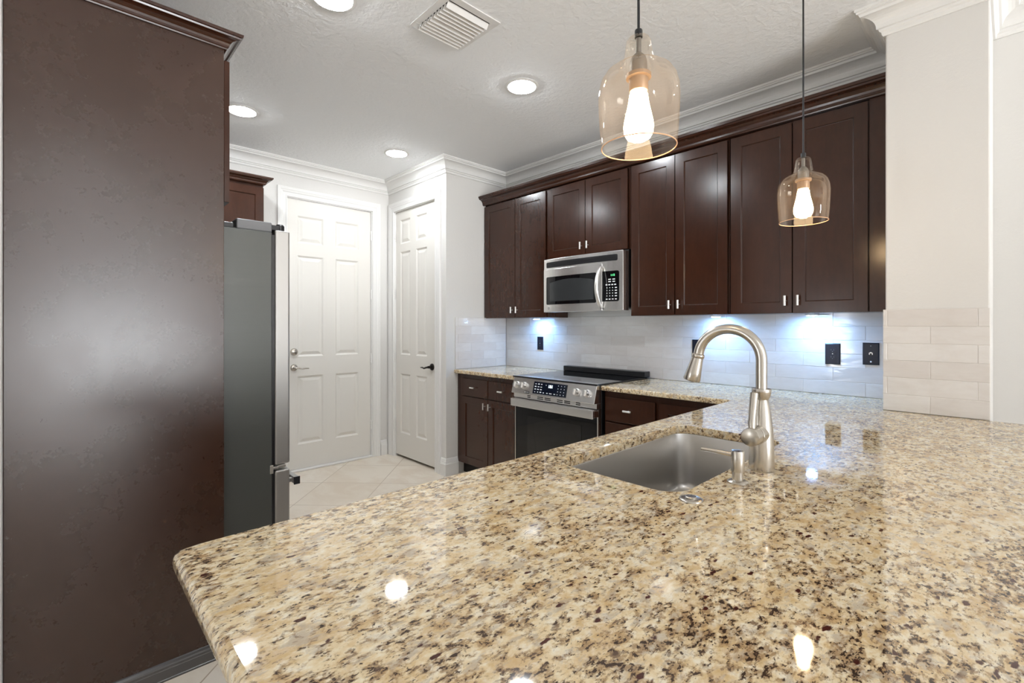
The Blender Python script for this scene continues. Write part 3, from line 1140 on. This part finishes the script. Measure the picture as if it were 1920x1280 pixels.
def on_panel(x, s, out=0.0):
    """point on the sloped panel, s metres up from its lower edge"""
    return Vector((x, py0, pz0)) + cdir * s + cn * out


def slope_box(x0, x1, s0, s1, o0, o1, bm=None):
    bm = bm or bmesh.new()
    vs = [bm.verts.new(on_panel(x, s, o)) for x in (x0, x1) for s in (s0, s1) for o in (o0, o1)]
    for a, b_, c, d in ((0, 1, 3, 2), (4, 6, 7, 5), (0, 4, 5, 1), (2, 3, 7, 6), (0, 2, 6, 4), (1, 5, 7, 3)):
        bm.faces.new((vs[a], vs[b_], vs[c], vs[d]))
    return bm


disp = obj('display', slope_box(-2.366, -2.058, 0.016, 0.102, 0.0003, 0.002), DISPN, cp)
text_mesh('digits', '181', 0.030, DIGW, disp, on_panel(-2.205, 0.076, 0.0024), (1, 0, 0), cdir)
rr = random.Random(2)
marks = []
for sx in (-2.345, -2.317, -2.290):
    for j in range(4):
        w = rr.choice((0.010, 0.014, 0.016))
        marks.append((sx - w / 2, sx + w / 2, 0.026 + j * 0.019, 0.030 + j * 0.019 + rr.uniform(0, 0.003)))
for sx, w in ((-2.262, 0.012), (-2.228, 0.014), (-2.196, 0.022), (-2.160, 0.014)):
    marks.append((sx - w / 2, sx + w / 2, 0.026, 0.031))
for sx in (-2.135, -2.108, -2.080):
    for j in range(4):
        marks.append((sx - 0.0025, sx + 0.0025, 0.026 + j * 0.020, 0.031 + j * 0.020))
marks.append((-2.250, -2.244, 0.082, 0.086))
for q in marks:
    obj('key_mark', slope_box(*q, 0.0022, 0.0027), WHITEP, disp)
bm = slope_box(-2.448, -2.400, 0.010, 0.026, 0.0002, 0.0012)
tg = obj('badge', bm, BLACK, cp)
obj('badge_mark', slope_box(-2.445, -2.436, 0.013, 0.022, 0.0014, 0.0018), WHITEP, tg)
bm = bmesh.new()
for k in range(5):
    slope_box(-2.430 + k * 0.0055, -2.4265 + k * 0.0055, 0.016, 0.020, 0.0014, 0.0018, bm)
obj('badge_mark', bm, WHITEP, tg, weld=False)
for kx in (-2.534, -2.459, -1.972, -1.886):
    bm = bmesh.new()
    c0 = on_panel(kx, 0.062, 0.0005)
    tube(bm, [c0, c0 + cn * 0.006, c0 + cn * 0.007, c0 + cn * 0.026, c0 + cn * 0.029], [0.027, 0.0265, 0.0235, 0.022, 0.020], 28)
    k = obj('knob', bm, STEELH, cp, smooth=True)
    bm = bmesh.new()
    a = cdir * 0.020
    for p0 in (1,):
        vs = []
        for sx in (-0.005, 0.005):
            for sv in (-1, 1):
                for so in (0.0285, 0.037):
                    vs.append(bm.verts.new(c0 + Vector((sx, 0, 0)) + a * sv * (1 if so < 0.03 else 0.9) + cn * so))
        for q in ((0, 1, 3, 2), (4, 6, 7, 5), (0, 4, 5, 1), (2, 3, 7, 6), (0, 2, 6, 4), (1, 5, 7, 3)):
            bm.faces.new([vs[i] for i in q])
    obj('knob_grip', bm, CHROME, k, 0.0015)
# vent strip under the panel
obj('vent_strip', nb((rx0 + 0.012, rx1 - 0.004, 2.480, 2.529, 0.766, 0.799)), STEELH, t, 0.001)
for x0, x1 in ((-2.44, -2.41), (-2.34, -2.285), (-2.27, -2.215), (-2.155, -2.105), (-2.09, -2.04), (-1.99, -1.955)):
    for z in (0.774, 0.786):
        obj('vent_slot', nb((x0, x1, 2.4785, 2.4805, z, z + 0.006)), BLACK, t)
od = obj('oven_door', nb((rx0 + 0.012, rx1 - 0.006, 2.500, 2.528, 0.205, 0.762)), BLACKG, t, 0.003)
obj('oven_window', nb((-2.460, -1.960, 2.4985, 2.5005, 0.30, 0.640)), WINDOWG, od)
for x0, x1 in ((rx0 + 0.008, rx0 + 0.0135), (rx1 - 0.0125, rx1 - 0.004)):
    obj('edge_trim', nb((x0, x1, 2.496, 2.528, 0.205, 0.762)), STEELH, od)
bm = nb((-2.575, -1.822, 2.438, 2.450, 0.706, 0.762), (-2.575, -1.822, 2.450, 2.4985, 0.756, 0.7625), (-2.575, -2.560, 2.450, 2.4985, 0.712, 0.756), (-1.837, -1.822, 2.450, 2.4985, 0.712, 0.756))
obj('handle', bm, STEELH, od, 0.003, weld=False)
obj('storage_drawer', nb((rx0 + 0.012, rx1 - 0.006, 2.503, 2.528, 0.075, 0.195)), STEELH, t, 0.003)
for x in (rx0 + 0.06, rx1 - 0.06):
    for y in (2.58, 3.0):
        obj('foot', turned([(0.018, 0.0), (0.018, 0.012), (0.010, 0.014), (0.010, 0.061)], (x, y, 0), 12), BLACK, t)

# ------------------------------------------------------------------ microwave
mx0, mx1, mz0, mz1, my = -2.562, -1.830, 1.404, 1.818, 2.792
t = thing('microwave', 'stainless over-the-range microwave with curved vertical handle, mounted under the short cabinet', 'microwave', ((mx0 + mx1) / 2, YB, mz0))


def bow(x):
    f = (x - mx0) / (mx1 - mx0) * 2 - 1
    return my - 0.022 * (1 - f * f)


def bowed(x0, x1, z0, z1, out, back, n=18, r=0.0):
    """a panel that follows the bowed front, optionally with rounded corners in its outline"""
    bm = bmesh.new()
    cols = []
    for k in range(n + 1):
        f = k / n
        if r > 0:
            f = 0.5 - 0.5 * math.cos(PI * f)
        x = x0 + (x1 - x0) * f
        e = min(x - x0, x1 - x)
        ins = r - math.sqrt(max(0, r * r - (r - e) ** 2)) if r > 0 and e < r else 0
        ins = min(ins, r * 0.999)
        yf = bow(x) - out
        yb = bow(x) + back if back < 0.1 else 2.862
        cols.append([bm.verts.new((x, y, z)) for y, z in ((yf, z0 + ins), (yf, z1 - ins), (yb, z1 - ins), (yb, z0 + ins))])
    for a, b in zip(cols, cols[1:]):
        for j in range(4):
            bm.faces.new((a[j], a[(j + 1) % 4], b[(j + 1) % 4], b[j]))
    bm.faces.new(cols[0])
    bm.faces.new(cols[-1][::-1])
    return bm


obj('body', nb((mx0, mx1, 2.863, YB - 0.010, mz0 + 0.022, mz1 + 0.010)), BLACK, t, 0.002)
fr = obj('front', bowed(mx0, mx1, mz0, mz1, 0.0, 1.0), STEELH, t, 0.003)
gr = obj('grille', bowed(-2.532, -1.872, 1.750, 1.794, 0.0012, 0.002, 30, 0.008), BLACK, fr)
bm = bmesh.new()
for z in (1.760, 1.771, 1.782):
    b2 = bowed(-2.525, -1.879, z, z + 0.004, 0.004, 0.001, 18)
    me = bpy.data.meshes.new('tmp'); b2.to_mesh(me); b2.free(); bm.from_mesh(me); bpy.data.meshes.remove(me)
obj('louver', bm, BLACK, gr, weld=False)
md = obj('door', bowed(mx0 + 0.0005, -1.992, mz0 + 0.001, 1.738, 0.0030, 0.001), STEELH, t, 0.0015)
gl = obj('door_glass', bowed(-2.530, -2.040, 1.462, 1.678, 0.0044, 0.001, 30, 0.012), BLACKG, md)
bm = bmesh.new()
n = 24
top, bot = [], []
for k in range(n + 1):
    f = k / n
    x = -2.490 + (-2.062 + 2.490) * f
    zt = 1.630 + 0.022 * (1 - (2 * f - 1) ** 2)
    zb = 1.487
    y = bow(x) - 0.0056
    top.append([bm.verts.new((x, y, zt)), bm.verts.new((x, y + 0.001, zt))])
    bot.append([bm.verts.new((x, y, zb)), bm.verts.new((x, y + 0.001, zb))])
for k in range(n):
    bm.faces.new((top[k][0], top[k + 1][0], bot[k + 1][0], bot[k][0]))
    bm.faces.new((top[k][1], bot[k][1], bot[k + 1][1], top[k + 1][1]))
    bm.faces.new((top[k][0], top[k][1], top[k + 1][1], top[k + 1][0]))
    bm.faces.new((bot[k][0], bot[k + 1][0], bot[k + 1][1], bot[k][1]))
bm.faces.new((top[0][0], bot[0][0], bot[0][1], top[0][1]))
bm.faces.new((top[n][0], top[n][1], bot[n][1], bot[n][0]))
obj('window_screen', bm, MWIN, gl)
# control keypad
kp = obj('control_panel', bowed(-2.036, -1.860, 1.468, 1.680, 0.0016, 0.002, 24, 0.014), BLACKG, fr)
bm = bmesh.new()
rr = random.Random(8)


def keymark(xa, xb, za, zb):
    y = bow((xa + xb) / 2)
    box(bm, xa, xb, y - 0.0024, y - 0.0014, za, zb)


for j, z in enumerate((1.618, 1.602)):
    keymark(-1.945, -1.922, z, z + 0.007)
    keymark(-1.914, -1.890, z, z + 0.007)
for x in (-1.957, -1.935, -1.912, -1.890):
    keymark(x - 0.007, x + 0.008, 1.580, 1.588)
for j in range(4):
    z = 1.560 - j * 0.019
    for x in (-1.953, -1.931, -1.909):
        keymark(x - 0.003, x + 0.003, z, z + 0.006)
    keymark(-1.893, -1.875, z - 0.001, z + 0.006)
for x in (-1.955, -1.932, -1.908, -1.884):
    keymark(x - 0.007, x + 0.007, 1.480, 1.487)
obj('key_legend', bm, WHITEP, kp, weld=False)
dy = bow(-1.905) - 0.0030
text_mesh('clock_digits', '1:12', 0.020, DIGG, kp, (-1.908, dy, 1.650), (1, 0.05, 0), (0, 0, 1))
# round badge, lower left
c = Vector((-2.500, bow(-2.5) - 0.0032, 1.436))
bd = obj('badge', turned([(0.013, 0), (0.013, -0.002), (0.0105, -0.0028), (0.0, -0.0028)], c, 24, 'y', True, False), CHROME, md, smooth=True)
bm = bmesh.new()
tube(bm, [c + Vector((0.0075 * math.cos(a), -0.0032, 0.0075 * math.sin(a))) for a in [PI * 0.15 + k * PI * 1.75 / 16 for k in range(17)]], 0.0011, 6)
obj('badge_mark', bm, GREYP, bd, smooth=True)
# bowed handle
pts, rad = [], []
for k in range(21):
    f = k / 20
    z = 1.424 + (1.712 - 1.424) * f
    o = 0.058 * math.sin(PI * f) ** 0.75
    pts.append((-1.998, bow(-1.998) - 0.006 - o, z))
    rad.append(0.0095)
bm = bmesh.new()
tube(bm, pts, rad, 14)
for v in bm.verts:
    v.co.x = -1.998 + (v.co.x + 1.998) * 1.5
obj('handle', bm, CHROME, md, smooth=True)
obj('underside', nb((mx0 + 0.02, mx1 - 0.02, 2.875, YB - 0.03, mz0 + 0.0165, mz0 + 0.0215)), GREYP, t)
for x in (-2.36, -2.03):
    obj('task_lamp', nb((x - 0.05, x + 0.05, 2.92, 2.97, mz0 + 0.0125, mz0 + 0.016)), MICE, t, label='lit task lamp lens')

# ------------------------------------------------------------------ sink, faucet, dispenser, button
t = thing('sink', 'undermount single-bowl stainless steel sink set in the granite peninsula', 'sink', ((SX0 + SX1) / 2, (SY0 + SY1) / 2, CB - 0.22))
bm = bmesh.new()
rings = []
o = 0.004
for z, ins, rad in ((CB - 0.0008, -0.024, 0.085), (CB - 0.0008, -o, 0.066), (CB - 0.004, -o + 0.0015, 0.064), (CB - 0.185, 0.004, 0.060), (CB - 0.203, 0.008, 0.058), (CB - 0.213, 0.016, 0.055), (CB - 0.218, 0.030, 0.05), (CB - 0.224, 0.150, 0.03)):
    rings.append([bm.verts.new((x, y, z)) for x, y in rrect(SX0 + ins, SX1 - ins, SY0 + ins, SY1 - ins, rad, 7)])
for a, b in zip(rings, rings[1:]):
    for k in range(len(a)):
        bm.faces.new((a[k], a[(k + 1) % len(a)], b[(k + 1) % len(a)], b[k]))
bm.faces.new(rings[-1])
bo = obj('bowl', bm, SINKS, t, smooth=True, angle=50)
so = bo.modifiers.new('sheet', 'SOLIDIFY')
so.thickness = 0.0015
so.offset = -1
bm = turned([(0.0, 0), (0.020, -0.001), (0.030, 0.001), (0.045, 0.003), (0.047, 0.001)], ((SX0 + SX1) / 2, (SY0 + SY1) / 2, CB - 0.2236), 28, 'z', False, False)
obj('drain', bm, CHROME, t, smooth=True)

fxx, fyy = -0.462, 1.363
t = thing('faucet', 'brushed nickel pull-down gooseneck faucet standing behind the sink', 'faucet', (fxx, fyy, CT))
bm = turned([(0.0305, CT + 0.0006), (0.0310, CT + 0.004), (0.0305, 0.960), (0.0300, 0.985), (0.0275, 1.025), (0.0235, 1.060), (0.0195, 1.085), (0.0165, 1.098), (0.0165, 1.102)], (fxx, fyy, 0), 32)
obj('body', bm, NICKEL, t, smooth=True)
bm = turned([(0.0165, 1.1021), (0.0205, 1.110), (0.0235, 1.122), (0.0240, 1.128), (0.0225, 1.131), (0.0150, 1.131)], (fxx, fyy, 0), 32)
obj('collar', bm, NICKEL, t, smooth=True)
R_ = 0.0835
zc = 1.2065
dirx = Vector((-0.995, -0.10, 0)).normalized()
col = Vector((fxx, fyy, 0))
pts = [col + Vector((0, 0, 1.131)), col + Vector((0, 0, 1.165))]
for k in range(0, 25):
    a = math.radians(172 * k / 24)
    pts.append(col + dirx * (R_ - R_ * math.cos(a)) + Vector((0, 0, zc + R_ * math.sin(a))))
bm = bmesh.new()
tube(bm, pts, 0.0140, 24)
obj('spout', bm, NICKEL, t, smooth=True, angle=60)
e = pts[-1]
dd = (Vector((0, 0, -1)) + dirx * 0.26).normalized()
bm = bmesh.new()
tube(bm, [e, e + dd * 0.002, e + dd * 0.004, e + dd * 0.008, e + dd * 0.010, e + dd * 0.012, e + dd * 0.030, e + dd * 0.055, e + dd * 0.078, e + dd * 0.081], [0.0140, 0.0172, 0.0178, 0.0178, 0.0172, 0.0160, 0.0180, 0.0212, 0.0240, 0.0225], 28)
obj('spray_head', bm, NICKEL, t, smooth=True)
bm = bmesh.new()
hz = 1.012
tube(bm, [(fxx, fyy - 0.012, hz), (fxx - 0.001, fyy - 0.046, hz)], 0.0245, 28)
obj('handle_hub', bm, NICKEL, t, 0.001, smooth=True)
bm = bmesh.new()
tube(bm, [(fxx - 0.001, fyy - 0.0475, hz), (fxx - 0.002, fyy - 0.075, hz), (fxx - 0.002, fyy - 0.0775, hz), (fxx - 0.002, fyy - 0.0785, hz)], [0.0235, 0.0235, 0.0228, 0.0205], 28)
hb = obj('handle_cap', bm, NICKEL, t, smooth=True)
bm = bmesh.new()
tube(bm, [(fxx - 0.002, fyy - 0.062, hz + 0.020), (fxx - 0.003, fyy - 0.061, hz + 0.036), (fxx - 0.003, fyy - 0.059, hz + 0.042), (fxx - 0.003, fyy - 0.052, hz + 0.075), (fxx - 0.003, fyy - 0.043, hz + 0.110), (fxx - 0.003, fyy - 0.0425, hz + 0.112)], [0.0085, 0.0098, 0.0092, 0.0098, 0.0104, 0.008], 18)
obj('lever', bm, NICKEL, hb, smooth=True)

dx, dy_ = -0.463, 1.205
t = thing('soap_dispenser', 'brushed nickel soap dispenser pump beside the faucet', 'soap dispenser', (dx, dy_, CT))
bm = turned([(0.0240, CT + 0.0006), (0.0240, CT + 0.004), (0.0200, CT + 0.007), (0.0130, CT + 0.009), (0.0125, CT + 0.028)], (dx, dy_, 0), 28)
obj('base', bm, NICKEL, t, smooth=True)
bm = turned([(0.0150, CT + 0.0285), (0.0153, CT + 0.030), (0.0153, 0.990), (0.0140, 0.993), (0.0040, 0.994)], (dx, dy_, 0), 28)
pm = obj('pump', bm, NICKEL, t, smooth=True)
bm = bmesh.new()
tube(bm, [(dx - 0.010, dy_ - 0.003, 0.982), (dx - 0.045, dy_ - 0.009, 0.984), (dx - 0.084, dy_ - 0.016, 0.985)], [0.0062, 0.0055, 0.0045], 12)
obj('nozzle', bm, NICKEL, pm, smooth=True)

t = thing('air_switch', 'small round brushed nickel push button set flush in the granite near the sink', 'button', (-0.489, 1.013, CT))
obj('flange', turned([(0.0255, CT + 0.0006), (0.0250, CT + 0.003), (0.0215, CT + 0.0048), (0.0135, CT + 0.005)], (-0.489, 1.013, 0), 32), NICKEL, t, smooth=True)
obj('push_cap', turned([(0.0122, CT + 0.0052), (0.0122, CT + 0.0072), (0.0105, CT + 0.0085)], (-0.489, 1.013, 0), 28), NICKEL, t, smooth=True)

# ------------------------------------------------------------------ outlets on the tiles
YT = YB - 0.0082


def plate(name, label, cat, x, zc_):
    t = thing(name, label, cat, (x, YT, zc_))
    bm = bmesh.new()
    w, h = 0.036, 0.0585
    P = [[bm.verts.new((x + sx * (w - i), YT - d, zc_ + sz * (h - i))) for sx, sz in ((-1, -1), (1, -1), (1, 1), (-1, 1))] for i, d in ((0, 0.0004), (0, 0.0035), (0.0045, 0.0065))]
    for a, b in zip(P, P[1:]):
        for k in range(4):
            bm.faces.new((a[k], a[(k + 1) % 4], b[(k + 1) % 4], b[k]))
    bm.faces.new(P[0]); bm.faces.new(P[2])
    obj('cover_plate', bm, OUTM, t)
    return t


def outlet(x, zc_, label):
    t = plate('wall_outlet', label, 'outlet', x, zc_)
    for s in (-1, 1):
        z = zc_ + s * 0.0195
        bm = bmesh.new()
        pts = []
        for k in range(28):
            a = 2 * PI * k / 28
            pts.append((x + 0.0172 * math.cos(a), z + max(-0.0125, min(0.0125, 0.0172 * math.sin(a)))))
        f0 = [bm.verts.new((a, YT - 0.006, b)) for a, b in pts]
        f1 = [bm.verts.new((a, YT - 0.0085, b)) for a, b in pts]
        for k in range(28):
            bm.faces.new((f0[k], f0[(k + 1) % 28], f1[(k + 1) % 28], f1[k]))
        bm.faces.new(f1)
        rc = obj('receptacle', bm, OUTM, t)
        bm = nb((x - 0.0075, x - 0.0055, YT - 0.0092, YT - 0.0086, z - 0.001, z + 0.007), (x + 0.0055, x + 0.0075, YT - 0.0092, YT - 0.0086, z - 0.001, z + 0.0055), (x - 0.002, x + 0.002, YT - 0.0092, YT - 0.0086, z - 0.0085, z - 0.0045))
        obj('slots', bm, GREYP, rc, weld=False)
    obj('screw', turned([(0.003, -0.0066), (0.0025, -0.0078)], (x, YT, zc_), 12, 'y'), CHROME, t)


outlet(-2.917, 1.141, 'black wall outlet on the tile to the left of the range')
outlet(-1.466, 1.146, 'black wall outlet on the tile partly hidden behind the faucet head')
outlet(-0.689, 1.142, 'black double wall outlet on the tile between faucet and phone jack')
x, z = -0.516, 1.149
t = plate('phone_jack', 'black phone jack plate on the tile nearest the pillar', 'jack', x, z)
obj('jack', nb((x - 0.008, x + 0.008, YT - 0.0078, YT - 0.0062, z - 0.005, z + 0.006), (x - 0.004, x + 0.004, YT - 0.0078, YT - 0.0062, z + 0.006, z + 0.009)), CHROME, t, weld=False)
obj('socket_hole', nb((x - 0.005, x + 0.005, YT - 0.0082, YT - 0.0079, z - 0.006, z + 0.003)), BLACK, t)
obj('screw', turned([(0.0042, -0.0066), (0.0035, -0.0080)], (x, YT, z - 0.042), 14, 'y'), WHITEP, t, label='white painted screw')
obj('screw', turned([(0.003, -0.0066), (0.0025, -0.0076)], (x, YT, z + 0.042), 12, 'y'), GREYP, t)

# ------------------------------------------------------------------ repeats: lights
def dup(root, loc, label, group=None):
    r_ = root.copy()
    C.objects.link(r_)
    r_.location = loc
    r_['label'] = label
    for ch in list(root.children):
        c_ = ch.copy()
        C.objects.link(c_)
        c_.parent = r_
        for g in list(ch.children):
            d_ = g.copy()
            C.objects.link(d_)
            d_.parent = c_
    return r_


# recessed ceiling lights
t = thing('recessed_light', 'lit recessed ceiling light nearest the white pantry door', 'ceiling light', (0, 0, 0), 'recessed ceiling lights')
bm = bmesh.new()
lathe(bm, [(0.082, -0.0005), (0.100, -0.0005), (0.102, -0.003), (0.096, -0.0065), (0.084, -0.007), (0.082, -0.0005)], n=40)
obj('trim_ring', bm, TRIMP, t, smooth=True)
obj('lens', turned([(0.0818, -0.001), (0.0815, -0.006), (0.070, -0.011), (0.045, -0.016), (0.018, -0.0185)], (0, 0, 0), 40), LENS, t, smooth=True)
t.location = (-3.545, 2.045, ZC)
dup(t, (-2.035, 2.020, ZC), 'lit recessed ceiling light in the middle, in front of the wall cabinets')
dup(t, (-3.560, 0.890, ZC), 'lit recessed ceiling light beside the top of the tall dark panel')
dup(t, (1.90, 0.15, ZC), 'lit recessed ceiling light of the dining side, out past the peninsula')
dup(t, (-2.053, 0.870, ZC), 'lit recessed ceiling light cut by the top edge, left of the vent')

# under-cabinet puck lights
t = thing('puck_light', 'small cool white puck light under the cabinet left of the microwave', 'cabinet light', (0, 0, 0), 'puck lights under the wall cabinets')
obj('housing', turned([(0.034, -0.0006), (0.034, -0.010), (0.030, -0.012), (0.026, -0.012)], (0, 0, 0), 28), WHITEP, t, smooth=True)
obj('lens', turned([(0.0255, -0.0122), (0.022, -0.0135), (0.006, -0.0140)], (0, 0, 0), 28), PUCKE, t, smooth=True)
t.location = (-2.87, 3.030, UB)
dup(t, (-1.30, 3.030, UB), 'small cool white puck light under the cabinet just right of the microwave')
dup(t, (-0.765, 3.030, UB), 'small cool white puck light under the cabinet beside the pillar')

# pendants
Z0 = 1.690
t = thing('pendant_light', 'nearer, larger-looking glass pendant light with glowing bulb over the peninsula', 'pendant light', (0, 0, 0), 'glass pendants over the peninsula')
zr = lambda z: z - Z0
bm = bmesh.new()
outer = [(0.0800, 1.690), (0.0815, 1.705), (0.0842, 1.740), (0.0860, 1.775), (0.0865, 1.800), (0.0850, 1.820), (0.0800, 1.838), (0.0710, 1.852), (0.0590, 1.861), (0.0460, 1.867), (0.0370, 1.873), (0.0320, 1.882), (0.0295, 1.895), (0.0275, 1.910), (0.0258, 1.922), (0.0225, 1.928), (0.0140, 1.930), (0.0075, 1.9305)]
lathe(bm, [(r_, zr(z)) for r_, z in outer], n=48)
sh = obj('glass_shade', bm, AMBER, t, smooth=True, angle=80)
bm = bmesh.new()
lathe(bm, [(0.0800 + 0.0013 * math.cos(a), 0.0 + 0.0013 * math.sin(a)) for a in [2 * PI * k / 8 for k in range(9)]], n=48)
obj('rim', bm, simple('amber_rim', (0.85, 0.50, 0.28), 0.15), sh, smooth=True)
obj('cap', turned([(0.0085, zr(1.931)), (0.0085, zr(1.946)), (0.0075, zr(1.948)), (0.0035, zr(1.949))], (0, 0, 0), 20), BLACK, t, smooth=True)
bm = bmesh.new()
tube(bm, [(0, 0, zr(1.949)), (0, 0, ZC - Z0 - 0.024)], 0.0030, 10)
obj('cord', bm, BLACK, t, smooth=True)
obj('ceiling_canopy', turned([(0.058, ZC - Z0 - 0.0006), (0.058, ZC - Z0 - 0.010), (0.045, ZC - Z0 - 0.020), (0.008, ZC - Z0 - 0.024)], (0, 0, 0), 32), BLACK, t, smooth=True)
sk = obj('socket', turned([(0.0060, zr(1.929)), (0.0060, zr(1.897)), (0.0090, zr(1.895)), (0.0150, zr(1.888)), (0.0180, zr(1.878)), (0.0185, zr(1.866)), (0.0185, zr(1.850))], (0, 0, 0), 24), SOCK, t, smooth=True)
obj('socket_ring', turned([(0.0270, zr(1.8495)), (0.0270, zr(1.842)), (0.0205, zr(1.840)), (0.0205, zr(1.816)), (0.0190, zr(1.813))], (0, 0, 0), 28), SOCKB, t, smooth=True)
bm = turned([(0.0150, zr(1.8125)), (0.0195, zr(1.806)), (0.0225, zr(1.785)), (0.0270, zr(1.765)), (0.0310, zr(1.747)), (0.0325, zr(1.735)), (0.0310, zr(1.722)), (0.0250, zr(1.711)), (0.0140, zr(1.705)), (0.004, zr(1.703))], (0, 0, 0), 28)
obj('bulb', bm, BULBG, t, smooth=True)
t.location = (-0.565, 0.922, Z0)
dup(t, (-0.541, 2.030, Z0), 'farther, smaller-looking glass pendant light in front of the wall cabinets')

# ceiling vent
vx0, vx1, vy0, vy1 = -1.982, -1.675, 1.214, 1.521
t = thing('ceiling_vent', 'square white slatted air vent in the ceiling', 'vent', ((vx0 + vx1) / 2, (vy0 + vy1) / 2, ZC))
f = 0.034
bm = nb((vx0, vx0 + f, vy0, vy1, ZC - 0.006, ZC - 0.0006), (vx1 - f, vx1, vy0, vy1, ZC - 0.006, ZC - 0.0006), (vx0 + f, vx1 - f, vy0, vy0 + f, ZC - 0.006, ZC - 0.0006), (vx0 + f, vx1 - f, vy1 - f, vy1, ZC - 0.006, ZC - 0.0006))
obj('frame', bm, VENTM, t, 0.001)
obj('duct_opening', nb((vx0 + f, vx1 - f, vy0 + f, vy1 - f, ZC - 0.0016, ZC - 0.0006)), DARKH, t)
ns = 10
for k in range(ns):
    x = vx0 + f + 0.012 + (vx1 - vx0 - 2 * f - 0.024) * k / (ns - 1)
    lean = -0.026 if k < 5 else -0.017
    bm = bmesh.new()
    sec = [(x, ZC - 0.002), (x + lean * 0.35, ZC - 0.010), (x + lean, ZC - 0.024)]
    A = [[bm.verts.new((xx + d, yy, zz)) for xx, zz in sec for d in (0, 0.0012)] for yy in (vy0 + f + 0.001, vy1 - f - 0.001)]
    for (p, q) in ((0, 2), (2, 4)):
        bm.faces.new((A[0][p], A[0][q], A[1][q], A[1][p]))
        bm.faces.new((A[0][p + 1], A[1][p + 1], A[1][q + 1], A[0][q + 1]))
    for p in (0, 4):
        bm.faces.new((A[0][p], A[0][p + 1], A[1][p + 1], A[1][p]))
    for e_ in (0, 1):
        bm.faces.new((A[e_][0], A[e_][1], A[e_][3], A[e_][2]))
        bm.faces.new((A[e_][2], A[e_][3], A[e_][5], A[e_][4]))
    obj('slat', bm, VENTM, t)
